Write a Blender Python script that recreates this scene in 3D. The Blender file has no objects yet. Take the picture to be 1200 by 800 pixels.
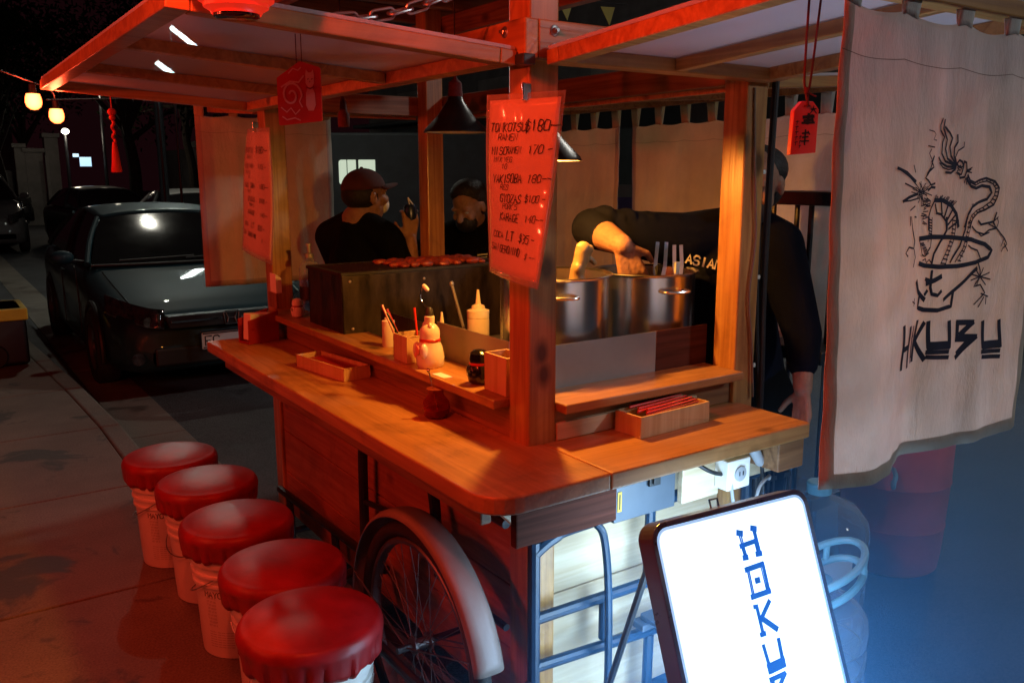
import bpy, bmesh, math, random
from mathutils import Vector, Matrix, Euler
R = math.radians
rnd = random.Random(7)
sc = bpy.context.scene
COL = sc.collection

# ------------------------------------------------------------------ materials
def _nodes(name):
    m = bpy.data.materials.new(name); m.use_nodes = True
    nt = m.node_tree; nt.nodes.clear()
    out = nt.nodes.new('ShaderNodeOutputMaterial')
    return m, nt, out

def _n(nt, t, **kw):
    n = nt.nodes.new(t)
    for k, v in kw.items():
        if k in n.inputs: n.inputs[k].default_value = v
        else: setattr(n, k, v)
    return n

def c4(c): return (c[0], c[1], c[2], 1.0)

def mat(name, col, rough=.5, metal=0., var=.12, scale=6., bump=.0, bscale=40., spec=.5, coat=0., stretch=(1,1,1), col2=None, trans=0., rvar=.15):
    m, nt, out = _nodes(name); L = nt.links
    p = _n(nt, 'ShaderNodeBsdfPrincipled'); L.new(p.outputs[0], out.inputs[0])
    tc = _n(nt, 'ShaderNodeTexCoord'); mp = _n(nt, 'ShaderNodeMapping'); mp.inputs['Scale'].default_value = stretch
    L.new(tc.outputs['Object'], mp.inputs[0])
    nz = _n(nt, 'ShaderNodeTexNoise', Scale=scale, Detail=6.0, Roughness=.6); L.new(mp.outputs[0], nz.inputs['Vector'])
    cr = _n(nt, 'ShaderNodeValToRGB')
    a = col; b = col2 or tuple(max(0, c*(1-var*2.2)) for c in col)
    cr.color_ramp.elements[0].position = .3; cr.color_ramp.elements[1].position = .7
    cr.color_ramp.elements[0].color = c4(b); cr.color_ramp.elements[1].color = c4(a)
    L.new(nz.outputs['Fac'], cr.inputs[0]); L.new(cr.outputs[0], p.inputs['Base Color'])
    p.inputs['Metallic'].default_value = metal; p.inputs['Specular IOR Level'].default_value = spec
    p.inputs['Coat Weight'].default_value = coat; p.inputs['Transmission Weight'].default_value = trans
    mr = _n(nt, 'ShaderNodeMapRange'); mr.inputs['To Min'].default_value = max(.02, rough-rvar*.7); mr.inputs['To Max'].default_value = min(1, rough+rvar*.7)
    L.new(nz.outputs['Fac'], mr.inputs[0]); L.new(mr.outputs[0], p.inputs['Roughness'])
    if bump:
        n2 = _n(nt, 'ShaderNodeTexNoise', Scale=bscale, Detail=5.0); L.new(mp.outputs[0], n2.inputs['Vector'])
        bp = _n(nt, 'ShaderNodeBump', Strength=bump, Distance=.01); L.new(n2.outputs['Fac'], bp.inputs['Height']); L.new(bp.outputs[0], p.inputs['Normal'])
    return m

def wood(name, axis, light, dark, rough=.45, knots=True, coat=.0, grain=1.0, bump=.25, spec=.5, stain=0.):
    """grain running along axis; streaks, growth bands and knots"""
    m, nt, out = _nodes(name); L = nt.links
    p = _n(nt, 'ShaderNodeBsdfPrincipled'); L.new(p.outputs[0], out.inputs[0])
    tc = _n(nt, 'ShaderNodeTexCoord')
    i = 'xyz'.index(axis); s1 = [9., 9., 9.]; s1[i] = .55
    mp = _n(nt, 'ShaderNodeMapping'); mp.inputs['Scale'].default_value = s1; L.new(tc.outputs['Object'], mp.inputs[0])
    big = _n(nt, 'ShaderNodeTexNoise', Scale=1.1*grain, Detail=3.0, Distortion=.8); L.new(mp.outputs[0], big.inputs['Vector'])
    ml = _n(nt, 'ShaderNodeMath', operation='MULTIPLY'); ml.inputs[1].default_value = 11.; L.new(big.outputs['Fac'], ml.inputs[0])
    fr = _n(nt, 'ShaderNodeMath', operation='PINGPONG'); fr.inputs[1].default_value = 1.; L.new(ml.outputs[0], fr.inputs[0])
    s2 = [60., 60., 60.]; s2[i] = 2.2
    mp2 = _n(nt, 'ShaderNodeMapping'); mp2.inputs['Scale'].default_value = s2; L.new(tc.outputs['Object'], mp2.inputs[0])
    fine = _n(nt, 'ShaderNodeTexNoise', Scale=2.0, Detail=5.0); L.new(mp2.outputs[0], fine.inputs['Vector'])
    mx = _n(nt, 'ShaderNodeMath', operation='MULTIPLY_ADD'); mx.inputs[1].default_value = .45; L.new(fr.outputs[0], mx.inputs[0])
    f2 = _n(nt, 'ShaderNodeMath', operation='MULTIPLY'); f2.inputs[1].default_value = .75; L.new(fine.outputs['Fac'], f2.inputs[0]); L.new(f2.outputs[0], mx.inputs[2])
    cr = _n(nt, 'ShaderNodeValToRGB'); cr.color_ramp.elements[0].position = .2; cr.color_ramp.elements[1].position = .85
    cr.color_ramp.elements[0].color = c4(light); cr.color_ramp.elements[1].color = c4(dark); L.new(mx.outputs[0], cr.inputs[0])
    # board to board drift
    s3 = [1.5]*3; s3[i] = .4
    mp3 = _n(nt, 'ShaderNodeMapping'); mp3.inputs['Scale'].default_value = s3; L.new(tc.outputs['Object'], mp3.inputs[0])
    dr = _n(nt, 'ShaderNodeTexNoise', Scale=2.5, Detail=2.0); L.new(mp3.outputs[0], dr.inputs['Vector'])
    mr = _n(nt, 'ShaderNodeMapRange'); mr.inputs['To Min'].default_value = .7; mr.inputs['To Max'].default_value = 1.2; L.new(dr.outputs['Fac'], mr.inputs[0])
    mm = _n(nt, 'ShaderNodeMix', data_type='RGBA', blend_type='MULTIPLY'); mm.inputs[0].default_value = 1.
    L.new(cr.outputs[0], mm.inputs[6]); L.new(mr.outputs[0], mm.inputs[7])
    colo = mm.outputs[2]
    if knots:
        s4 = [5.]*3; s4[i] = 3.
        mp4 = _n(nt, 'ShaderNodeMapping'); mp4.inputs['Scale'].default_value = s4; L.new(tc.outputs['Object'], mp4.inputs[0])
        vo = _n(nt, 'ShaderNodeTexVoronoi', Scale=1.0); L.new(mp4.outputs[0], vo.inputs['Vector'])
        kr = _n(nt, 'ShaderNodeValToRGB'); kr.color_ramp.elements[0].position = .06; kr.color_ramp.elements[1].position = .15
        kr.color_ramp.elements[0].color = (1,1,1,1); kr.color_ramp.elements[1].color = (0,0,0,1); L.new(vo.outputs['Distance'], kr.inputs[0])
        mk = _n(nt, 'ShaderNodeMix', data_type='RGBA'); L.new(kr.outputs[0], mk.inputs[0]); L.new(colo, mk.inputs[6])
        mk.inputs[7].default_value = c4(tuple(c*.28 for c in dark)); colo = mk.outputs[2]
    if stain:
        ns = _n(nt, 'ShaderNodeTexNoise', Scale=4.5, Detail=7.0, Roughness=.7, Distortion=.5); L.new(tc.outputs['Object'], ns.inputs['Vector'])
        sr = _n(nt, 'ShaderNodeValToRGB'); sr.color_ramp.elements[0].position=.50; sr.color_ramp.elements[1].position=.66; L.new(ns.outputs['Fac'], sr.inputs[0])
        sf = _n(nt, 'ShaderNodeMath', operation='MULTIPLY'); sf.inputs[1].default_value = stain; L.new(sr.outputs[0], sf.inputs[0])
        ms = _n(nt, 'ShaderNodeMix', data_type='RGBA'); L.new(sf.outputs[0], ms.inputs[0]); L.new(colo, ms.inputs[6]); ms.inputs[7].default_value = c4(tuple(c*.35 for c in dark)); colo = ms.outputs[2]
    L.new(colo, p.inputs['Base Color'])
    rr = _n(nt, 'ShaderNodeMapRange'); rr.inputs['To Min'].default_value = rough-.1; rr.inputs['To Max'].default_value = rough+.15; L.new(fine.outputs['Fac'], rr.inputs[0]); L.new(rr.outputs[0], p.inputs['Roughness'])
    p.inputs['Specular IOR Level'].default_value = spec
    p.inputs['Coat Weight'].default_value = coat; p.inputs['Coat Roughness'].default_value = .25
    bp = _n(nt, 'ShaderNodeBump', Strength=bump, Distance=.002); L.new(mx.outputs[0], bp.inputs['Height']); L.new(bp.outputs[0], p.inputs['Normal'])
    return m

def fabric(name, col, transl=.45, wear=.12):
    m, nt, out = _nodes(name); L = nt.links
    tc = _n(nt, 'ShaderNodeTexCoord')
    nz = _n(nt, 'ShaderNodeTexNoise', Scale=3.5, Detail=6.0, Roughness=.65); L.new(tc.outputs['Object'], nz.inputs['Vector'])
    cr = _n(nt, 'ShaderNodeValToRGB'); cr.color_ramp.elements[0].position = .3; cr.color_ramp.elements[1].position = .72
    cr.color_ramp.elements[0].color = c4(tuple(c*(1-2*wear) for c in col)); cr.color_ramp.elements[1].color = c4(col); L.new(nz.outputs['Fac'], cr.inputs[0])
    d = _n(nt, 'ShaderNodeBsdfDiffuse'); t = _n(nt, 'ShaderNodeBsdfTranslucent'); L.new(cr.outputs[0], d.inputs[0]); L.new(cr.outputs[0], t.inputs[0])
    mx = _n(nt, 'ShaderNodeMixShader'); mx.inputs[0].default_value = transl; L.new(d.outputs[0], mx.inputs[1]); L.new(t.outputs[0], mx.inputs[2])
    w1 = _n(nt, 'ShaderNodeTexNoise', Scale=1.0, Detail=7.0, Roughness=.6, Distortion=.25); mw = _n(nt, 'ShaderNodeMapping'); mw.inputs['Scale'].default_value = (9., 9., 3.2); mw.inputs['Rotation'].default_value = (.25, .2, 0); L.new(tc.outputs['Object'], mw.inputs[0]); L.new(mw.outputs[0], w1.inputs['Vector'])
    mp = _n(nt, 'ShaderNodeMapping'); mp.inputs['Scale'].default_value = (500, 500, 90); L.new(tc.outputs['Object'], mp.inputs[0])
    w2 = _n(nt, 'ShaderNodeTexNoise', Scale=1.0, Detail=1.0); L.new(mp.outputs[0], w2.inputs['Vector'])
    ad = _n(nt, 'ShaderNodeMath', operation='MULTIPLY_ADD'); ad.inputs[1].default_value = .06; L.new(w2.outputs['Fac'], ad.inputs[0]); L.new(w1.outputs['Fac'], ad.inputs[2])
    bp = _n(nt, 'ShaderNodeBump', Strength=.55, Distance=.03); L.new(ad.outputs[0], bp.inputs['Height'])
    L.new(bp.outputs[0], d.inputs['Normal']); L.new(bp.outputs[0], t.inputs['Normal'])
    L.new(mx.outputs[0], out.inputs[0])
    return m

def panel_plastic(name):
    """twin-wall polycarbonate: milky, passes part of the light, fine flutes"""
    m, nt, out = _nodes(name); L = nt.links
    tc = _n(nt, 'ShaderNodeTexCoord')
    nz = _n(nt, 'ShaderNodeTexNoise', Scale=4.0, Detail=4.0); L.new(tc.outputs['Object'], nz.inputs['Vector'])
    cr = _n(nt, 'ShaderNodeValToRGB'); cr.color_ramp.elements[0].color = (.66,.66,.70,1); cr.color_ramp.elements[1].color = (.82,.82,.86,1); L.new(nz.outputs['Fac'], cr.inputs[0])
    d = _n(nt, 'ShaderNodeBsdfDiffuse'); t = _n(nt, 'ShaderNodeBsdfTranslucent'); g = _n(nt, 'ShaderNodeBsdfGlossy', Roughness=.25); tr = _n(nt, 'ShaderNodeBsdfTransparent')
    L.new(cr.outputs[0], d.inputs[0]); L.new(cr.outputs[0], t.inputs[0]); tr.inputs[0].default_value = (.8,.85,.9,1)
    wv = _n(nt, 'ShaderNodeTexWave', Scale=26.0); wv.bands_direction = 'X'; L.new(tc.outputs['Object'], wv.inputs['Vector'])
    bp = _n(nt, 'ShaderNodeBump', Strength=.15, Distance=.003); L.new(wv.outputs['Fac'], bp.inputs['Height']); L.new(bp.outputs[0], g.inputs['Normal'])
    a = _n(nt, 'ShaderNodeMixShader'); a.inputs[0].default_value = .44; L.new(d.outputs[0], a.inputs[1]); L.new(t.outputs[0], a.inputs[2])
    b = _n(nt, 'ShaderNodeMixShader'); b.inputs[0].default_value = .06; L.new(a.outputs[0], b.inputs[1]); L.new(g.outputs[0], b.inputs[2])
    c = _n(nt, 'ShaderNodeMixShader'); c.inputs[0].default_value = .20; L.new(b.outputs[0], c.inputs[1]); L.new(tr.outputs[0], c.inputs[2])
    L.new(c.outputs[0], out.inputs[0]); return m

def emit(name, col, s, base=(.5,.5,.5)):
    m, nt, out = _nodes(name)
    p = _n(nt, 'ShaderNodeBsdfPrincipled'); nt.links.new(p.outputs[0], out.inputs[0])
    p.inputs['Base Color'].default_value = c4(base); p.inputs['Emission Color'].default_value = c4(col); p.inputs['Emission Strength'].default_value = s
    p.inputs['Roughness'].default_value = .3
    return m

def glassy(name, col, rough=.05, alpha=.25):
    """clear plastic or thin glass: mostly see-through, with a gloss"""
    m, nt, out = _nodes(name); L = nt.links
    tr = _n(nt, 'ShaderNodeBsdfTransparent'); tr.inputs[0].default_value = c4(col)
    p = _n(nt, 'ShaderNodeBsdfPrincipled', Roughness=rough); p.inputs['Base Color'].default_value = c4(tuple(c*.6 for c in col))
    tc = _n(nt, 'ShaderNodeTexCoord'); nz = _n(nt, 'ShaderNodeTexNoise', Scale=9.0, Detail=3.0); L.new(tc.outputs['Object'], nz.inputs['Vector'])
    fr = _n(nt, 'ShaderNodeLayerWeight', Blend=.35)
    ad = _n(nt, 'ShaderNodeMath', operation='MULTIPLY_ADD'); ad.inputs[1].default_value = .7; ad.inputs[2].default_value = alpha; L.new(fr.outputs['Facing'], ad.inputs[0])
    mr = _n(nt, 'ShaderNodeMath', operation='MULTIPLY'); L.new(ad.outputs[0], mr.inputs[0])
    m2 = _n(nt, 'ShaderNodeMapRange'); m2.inputs['To Min'].default_value = .8; m2.inputs['To Max'].default_value = 1.15; L.new(nz.outputs['Fac'], m2.inputs[0]); L.new(m2.outputs[0], mr.inputs[1])
    mx = _n(nt, 'ShaderNodeMixShader'); L.new(mr.outputs[0], mx.inputs[0]); L.new(tr.outputs[0], mx.inputs[1]); L.new(p.outputs[0], mx.inputs[2])
    L.new(mx.outputs[0], out.inputs[0]); return m

def bulb_glass(name, col, s, fac=.45):
    m, nt, out = _nodes(name); L = nt.links
    tr = _n(nt, 'ShaderNodeBsdfTransparent'); e = _n(nt, 'ShaderNodeEmission', Strength=s); e.inputs[0].default_value = c4(col)
    lw = _n(nt, 'ShaderNodeLayerWeight', Blend=.5); inv = _n(nt, 'ShaderNodeMapRange'); inv.inputs['To Min'].default_value = fac; inv.inputs['To Max'].default_value = fac*.8; L.new(lw.outputs['Facing'], inv.inputs[0])
    cm = _n(nt, 'ShaderNodeMix', data_type='RGBA'); L.new(lw.outputs['Facing'], cm.inputs[0]); cm.inputs[6].default_value = (1.,.42,.10,1); cm.inputs[7].default_value = (.8,.03,.004,1); L.new(cm.outputs[2], e.inputs[0])
    mx = _n(nt, 'ShaderNodeMixShader'); L.new(inv.outputs[0], mx.inputs[0]); L.new(tr.outputs[0], mx.inputs[1]); L.new(e.outputs[0], mx.inputs[2]); L.new(mx.outputs[0], out.inputs[0]); return m

def ground_mat(name, c1, c2, bump, bs, stain=0., rough=.85, wet=.25, speck=0.):
    m, nt, out = _nodes(name); L = nt.links
    p = _n(nt, 'ShaderNodeBsdfPrincipled'); L.new(p.outputs[0], out.inputs[0])
    tc = _n(nt, 'ShaderNodeTexCoord')
    n1 = _n(nt, 'ShaderNodeTexNoise', Scale=1.3, Detail=9.0, Roughness=.65); L.new(tc.outputs['Object'], n1.inputs['Vector'])
    cr = _n(nt, 'ShaderNodeValToRGB'); cr.color_ramp.elements[0].position=.32; cr.color_ramp.elements[1].position=.7
    cr.color_ramp.elements[0].color = c4(c1); cr.color_ramp.elements[1].color = c4(c2); L.new(n1.outputs['Fac'], cr.inputs[0])
    n3 = _n(nt, 'ShaderNodeTexNoise', Scale=130., Detail=3.0); L.new(tc.outputs['Object'], n3.inputs['Vector'])
    mr3 = _n(nt, 'ShaderNodeMapRange'); mr3.inputs['From Min'].default_value=.3; mr3.inputs['From Max'].default_value=.7; mr3.inputs['To Min'].default_value = 1-.3-speck; mr3.inputs['To Max'].default_value = 1.2+speck; L.new(n3.outputs['Fac'], mr3.inputs[0])
    mm = _n(nt, 'ShaderNodeMix', data_type='RGBA', blend_type='MULTIPLY'); mm.inputs[0].default_value = 1.; L.new(cr.outputs[0], mm.inputs[6]); L.new(mr3.outputs[0], mm.inputs[7])
    n2 = _n(nt, 'ShaderNodeTexNoise', Scale=2.1, Detail=5.0, Roughness=.62, Distortion=.6); L.new(tc.outputs['Object'], n2.inputs['Vector'])
    sr = _n(nt, 'ShaderNodeValToRGB'); sr.color_ramp.elements[0].position=.56; sr.color_ramp.elements[1].position=.61; L.new(n2.outputs['Fac'], sr.inputs[0])
    sm = _n(nt, 'ShaderNodeMath', operation='MULTIPLY'); sm.inputs[1].default_value = stain; L.new(sr.outputs[0], sm.inputs[0])
    mk = _n(nt, 'ShaderNodeMix', data_type='RGBA'); L.new(sm.outputs[0], mk.inputs[0]); L.new(mm.outputs[2], mk.inputs[6]); mk.inputs[7].default_value = c4(tuple(c*.22 for c in c1))
    L.new(mk.outputs[2], p.inputs['Base Color'])
    rm = _n(nt, 'ShaderNodeMapRange'); rm.inputs['To Min'].default_value = rough; rm.inputs['To Max'].default_value = wet; L.new(sm.outputs[0], rm.inputs[0]); L.new(rm.outputs[0], p.inputs['Roughness'])
    nb = _n(nt, 'ShaderNodeTexNoise', Scale=bs, Detail=6.0, Roughness=.7); L.new(tc.outputs['Object'], nb.inputs['Vector'])
    bp = _n(nt, 'ShaderNodeBump', Strength=bump, Distance=.01); L.new(nb.outputs['Fac'], bp.inputs['Height']); L.new(bp.outputs[0], p.inputs['Normal'])
    return m

# ------------------------------------------------------------------ objects
def tag(o, label=None, cat=None, group=None, kind=None):
    if label: o['label'] = label
    if cat: o['category'] = cat
    if group: o['group'] = group
    if kind: o['kind'] = kind
    return o

def thing(name, label, cat, loc=(0,0,0), rotz=0., group=None):
    o = bpy.data.objects.new(name, None); COL.objects.link(o)
    o.empty_display_size = .1; o.location = loc; o.rotation_euler = (0,0,rotz)
    return tag(o, label, cat, group)

def copy_tree(o, parent=None):
    c = o.copy(); COL.objects.link(c)
    c.parent = parent
    for ch in list(o.children): copy_tree(ch, c)
    return c

class MB:
    """collects geometry; build() links it as one mesh object"""
    def __init__(s): s.v=[]; s.f=[]; s.m=[]; s.sm=[]
    def add(s, vs, fs, mi=0, smooth=False):
        o=len(s.v); s.v += [Vector(v) for v in vs]
        for f in fs: s.f.append([o+i for i in f]); s.m.append(mi); s.sm.append(smooth)
        return s
    def box(s, x0,x1,y0,y1,z0,z1, mi=0, M=None):
        vs=[(x,y,z) for z in (z0,z1) for y in (y0,y1) for x in (x0,x1)]
        if M is not None: vs=[M@Vector(v) for v in vs]
        return s.add(vs,[(0,2,3,1),(4,5,7,6),(0,1,5,4),(2,6,7,3),(0,4,6,2),(1,3,7,5)],mi)
    def bar(s, a, b, w, h, mi=0, up=(0,0,1)):
        a=Vector(a); b=Vector(b); d=b-a; l=d.length; d.normalize(); u=Vector(up)
        if abs(d.dot(u))>.99: u=Vector((0,1,0))
        r=d.cross(u).normalized(); u=r.cross(d)
        M=Matrix((r,d,u)).transposed().to_4x4(); M.translation=a
        return s.box(-w/2,w/2,0,l,-h/2,h/2,mi,M)
    def tube(s, pts, r, n=10, mi=0, closed=False, caps=True):
        P=[Vector(p) for p in pts]; N=len(P); rr=r if isinstance(r,(list,tuple)) else [r]*N
        T=[]
        for i in range(N):
            if closed: t=P[(i+1)%N]-P[i-1]
            else: t=P[min(i+1,N-1)]-P[max(i-1,0)]
            T.append(t.normalized())
        u=Vector((0,0,1)) if abs(T[0].z)<.9 else Vector((1,0,0))
        u=(u-T[0]*u.dot(T[0])).normalized(); vs=[]
        for i in range(N):
            u=(u-T[i]*u.dot(T[i]));  u=u.normalized() if u.length>1e-6 else T[i].orthogonal().normalized()
            w=T[i].cross(u)
            for k in range(n):
                a=2*math.pi*k/n; vs.append(P[i]+(u*math.cos(a)+w*math.sin(a))*rr[i])
        fs=[]; M=N if closed else N-1
        for i in range(M):
            j=(i+1)%N
            for k in range(n): fs.append((i*n+k,i*n+(k+1)%n,j*n+(k+1)%n,j*n+k))
        s.add(vs,fs,mi,True)
        if caps and not closed:
            o=len(s.v)-N*n
            s.f.append([o+k for k in range(n)][::-1]); s.m.append(mi); s.sm.append(False)
            s.f.append([o+(N-1)*n+k for k in range(n)]); s.m.append(mi); s.sm.append(False)
        return s
    def lathe(s, prof, c=(0,0,0), n=32, mi=0, M=None, cap=True, smooth=True):
        vs=[]; 
        for r,z in prof:
            for k in range(n):
                a=2*math.pi*k/n; v=Vector((r*math.cos(a),r*math.sin(a),z))
                if M is not None: v=M@v
                vs.append(v+Vector(c))
        fs=[]
        for i in range(len(prof)-1):
            for k in range(n): fs.append((i*n+k,i*n+(k+1)%n,(i+1)*n+(k+1)%n,(i+1)*n+k))
        s.add(vs,fs,mi,smooth)
        if cap:
            o=len(s.v)-len(prof)*n
            if prof[0][0]>1e-5: s.f.append([o+k for k in range(n)][::-1]); s.m.append(mi); s.sm.append(False)
            if prof[-1][0]>1e-5: s.f.append([o+(len(prof)-1)*n+k for k in range(n)]); s.m.append(mi); s.sm.append(False)
        return s
    def prism(s, poly, z0, z1, mi=0, M=None):
        n=len(poly); vs=[Vector((x,y,z0)) for x,y in poly]+[Vector((x,y,z1)) for x,y in poly]
        if M is not None: vs=[M@v for v in vs]
        fs=[list(range(n))[::-1],[n+i for i in range(n)]]+[(i,(i+1)%n,n+(i+1)%n,n+i) for i in range(n)]
        return s.add(vs,fs,mi)
    def grid(s, fn, nu, nv, mi=0, smooth=True):
        vs=[fn(i/nu,j/nv) for j in range(nv+1) for i in range(nu+1)]
        fs=[(j*(nu+1)+i,j*(nu+1)+i+1,(j+1)*(nu+1)+i+1,(j+1)*(nu+1)+i) for j in range(nv) for i in range(nu)]
        return s.add(vs,fs,mi,smooth)
    def ell(s, c, r, mi=0, nu=20, nv=14, M=None):
        vs=[]; 
        for j in range(nv+1):
            t=math.pi*j/nv
            for i in range(nu):
                a=2*math.pi*i/nu; v=Vector((r[0]*math.sin(t)*math.cos(a),r[1]*math.sin(t)*math.sin(a),r[2]*math.cos(t)))
                if M is not None: v=M@v
                vs.append(v+Vector(c))
        fs=[(j*nu+i,(j+1)*nu+i,(j+1)*nu+(i+1)%nu,j*nu+(i+1)%nu) for j in range(nv) for i in range(nu)]
        return s.add(vs,fs,mi,True)
    def capsule(s, a, b, ra, rb, n=14, mi=0):
        a=Vector(a); b=Vector(b); d=(b-a)
        if d.length<1e-6: d=Vector((0,0,1e-4))
        d.normalize(); pts=[]; rs=[]
        for k in range(5):
            t=math.pi/2*(1-k/4); pts.append(a-d*ra*math.sin(t)); rs.append(max(ra*math.cos(t),1e-4))
        for k in range(5):
            t=math.pi/2*(k/4); pts.append(b+d*rb*math.sin(t)); rs.append(max(rb*math.cos(t),1e-4))
        return s.tube(pts,rs,n,mi)
    def strokes(s, lines, width, fn, lift=.0006, mi=0, maxseg=0.):
        """flat ribbon strokes; fn(u,v,lift)->3D"""
        for ln in lines:
            w,pts = ln if isinstance(ln[0],float) else (width,ln)
            P=[Vector((p[0],p[1])) for p in pts]
            if len(P)<2: continue
            if maxseg:
                Q=[P[0]]
                for i in range(len(P)-1):
                    k=max(1,int((P[i+1]-P[i]).length/maxseg)); Q+=[P[i].lerp(P[i+1],(j+1)/k) for j in range(k)]
                P=Q
            vs=[]; N=len(P)
            for i in range(N):
                t=(P[min(i+1,N-1)]-P[max(i-1,0)])
                if t.length<1e-7: t=Vector((1,0))
                t.normalize(); nn=Vector((-t.y,t.x))*w*.5
                e=P[i]-(t*w*.3 if i==0 else Vector((0,0)))+(t*w*.3 if i==N-1 else Vector((0,0)))
                vs += [e+nn,e-nn]
            s.add([fn(q.x,q.y,lift) for q in vs],[(2*i,2*i+1,2*i+3,2*i+2) for i in range(N-1)],mi)
        return s
    def build(s, name, mats, parent=None, local=False, bevel=0., seg=2, sub=0, solid=0., remesh=0., smoothit=0, angle=35):
        off=Vector((0,0,0))
        if parent is not None and not local:
            r=parent
            while r.parent is not None: r=r.parent
            off=r.location.copy()
        me=bpy.data.meshes.new(name); me.from_pydata([v-off for v in s.v],[],s.f)
        ms = mats if isinstance(mats,(list,tuple)) else [mats]
        for m in ms: me.materials.append(m)
        me.polygons.foreach_set('material_index', s.m); me.polygons.foreach_set('use_smooth', s.sm)
        bm=bmesh.new(); bm.from_mesh(me); bmesh.ops.remove_doubles(bm, verts=bm.verts, dist=1e-6)
        if not solid: bmesh.ops.recalc_face_normals(bm, faces=bm.faces)
        bm.to_mesh(me); bm.free()
        me.update()
        o=bpy.data.objects.new(name, me); COL.objects.link(o); o.parent=parent
        if any(s.sm) and not remesh: me.set_sharp_from_angle(angle=R(angle))
        if remesh:
            q=o.modifiers.new('fuse','REMESH'); q.mode='VOXEL'; q.voxel_size=remesh; q.use_smooth_shade=True
            if smoothit: q=o.modifiers.new('soften','SMOOTH'); q.iterations=smoothit; q.factor=.5
        if solid: q=o.modifiers.new('thick','SOLIDIFY'); q.thickness=solid; q.offset=0
        if bevel:
            q=o.modifiers.new('bevel','BEVEL'); q.width=bevel; q.segments=seg; q.limit_method='ANGLE'; q.angle_limit=R(40)
        if sub: q=o.modifiers.new('sub','SUBSURF'); q.levels=sub; q.render_levels=sub
        return o

def rotm(axis, deg): return Matrix.Rotation(R(deg),4,axis)
def smooth_path(pts, n=8):
    P=[Vector(p) for p in pts]; out=[]
    for i in range(len(P)-1):
        p0=P[max(i-1,0)];p1=P[i];p2=P[i+1];p3=P[min(i+2,len(P)-1)]
        for k in range(n):
            t=k/n; out.append(.5*((2*p1)+(-p0+p2)*t+(2*p0-5*p1+4*p2-p3)*t*t+(-p0+3*p1-3*p2+p3)*t**3))
    out.append(P[-1]); return out
def round_poly(pts, rads, n=6):
    out=[]; N=len(pts)
    for i in range(N):
        p=Vector(pts[i]); r=rads[i] if isinstance(rads,(list,tuple)) else rads
        if r<=0: out.append((p.x,p.y)); continue
        a=Vector(pts[i-1])-p; b=Vector(pts[(i+1)%N])-p; a.normalize(); b.normalize()
        half=math.acos(max(-1,min(1,a.dot(b))))/2; d=r/math.tan(half); c=p+(a+b).normalized()*(r/math.sin(half))
        s0=(p+a*d)-c; s1=(p+b*d)-c; a0=math.atan2(s0.y,s0.x); a1=math.atan2(s1.y,s1.x); da=(a1-a0+math.pi)%(2*math.pi)-math.pi
        for k in range(n+1):
            t=a0+da*k/n; out.append((c.x+r*math.cos(t),c.y+r*math.sin(t)))
    return out

# hand lettering: capital letters as strokes in a 4 x 6 box
FONT = {'A':['00 26 40','12 32'],'B':['00 06 36 45 33 03','33 42 41 30 00'],'C':['45 36 16 05 01 10 30 41'],'D':['00 06 26 44 42 20 00'],'E':['46 06 00 40','03 33'],
'F':['46 06 00','03 33'],'G':['45 36 16 05 01 10 30 41 43 23'],'H':['06 00','46 40','03 43'],'I':['26 20'],'J':['36 31 20 10 01'],'K':['06 00','46 03 40'],'L':['06 00 40'],
'M':['00 06 23 46 40'],'N':['00 06 40 46'],'O':['16 05 01 10 30 41 45 36 16'],'P':['00 06 36 45 44 33 03'],'Q':['16 05 01 10 30 41 45 36 16','22 40'],'R':['00 06 36 45 44 33 03','23 40'],
'S':['45 36 16 05 04 13 33 42 41 30 10 01'],'T':['06 46','26 20'],'U':['06 01 10 30 41 46'],'V':['06 20 46'],'W':['06 10 23 30 46'],'X':['06 40','46 00'],'Y':['06 23 46','23 20'],'Z':['06 46 00 40'],
'0':['16 05 01 10 30 41 45 36 16'],'1':['15 26 20'],'2':['05 16 36 45 44 00 40'],'3':['06 36 45 44 33 13','33 42 41 30 10'],'4':['36 02 42','34 30'],'5':['46 06 04 34 43 41 30 00'],
'6':['36 16 04 01 10 30 41 42 33 03'],'7':['06 46 10'],'8':['16 05 04 13 33 42 41 30 10 01 02 13','33 44 45 36 16'],'9':['40 45 36 16 05 04 13 43'],'$':['45 16 04 33 42 30 01','27 2-'],'-':['03 43'],'/':['00 46'],' ':[]}
def text_strokes(txt, x, y, h, slant=.15, jit=.25, adv=5.2, rg=None, wide=1.):
    rg=rg or rnd; out=[]; k=h/6.
    for ch in txt:
        for st in FONT.get(ch,[]):
            pts=[]
            for p in st.split():
                a=float(p[0]); b=-1. if p[1]=='-' else float(p[1])
                a+=rg.uniform(-jit,jit); b+=rg.uniform(-jit,jit)
                pts.append((x+(a+b*slant)*k*wide, y+b*k))
            out.append(pts)
        x+=adv*k*wide*(1 if ch!=' ' else .6)
    return out
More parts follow.
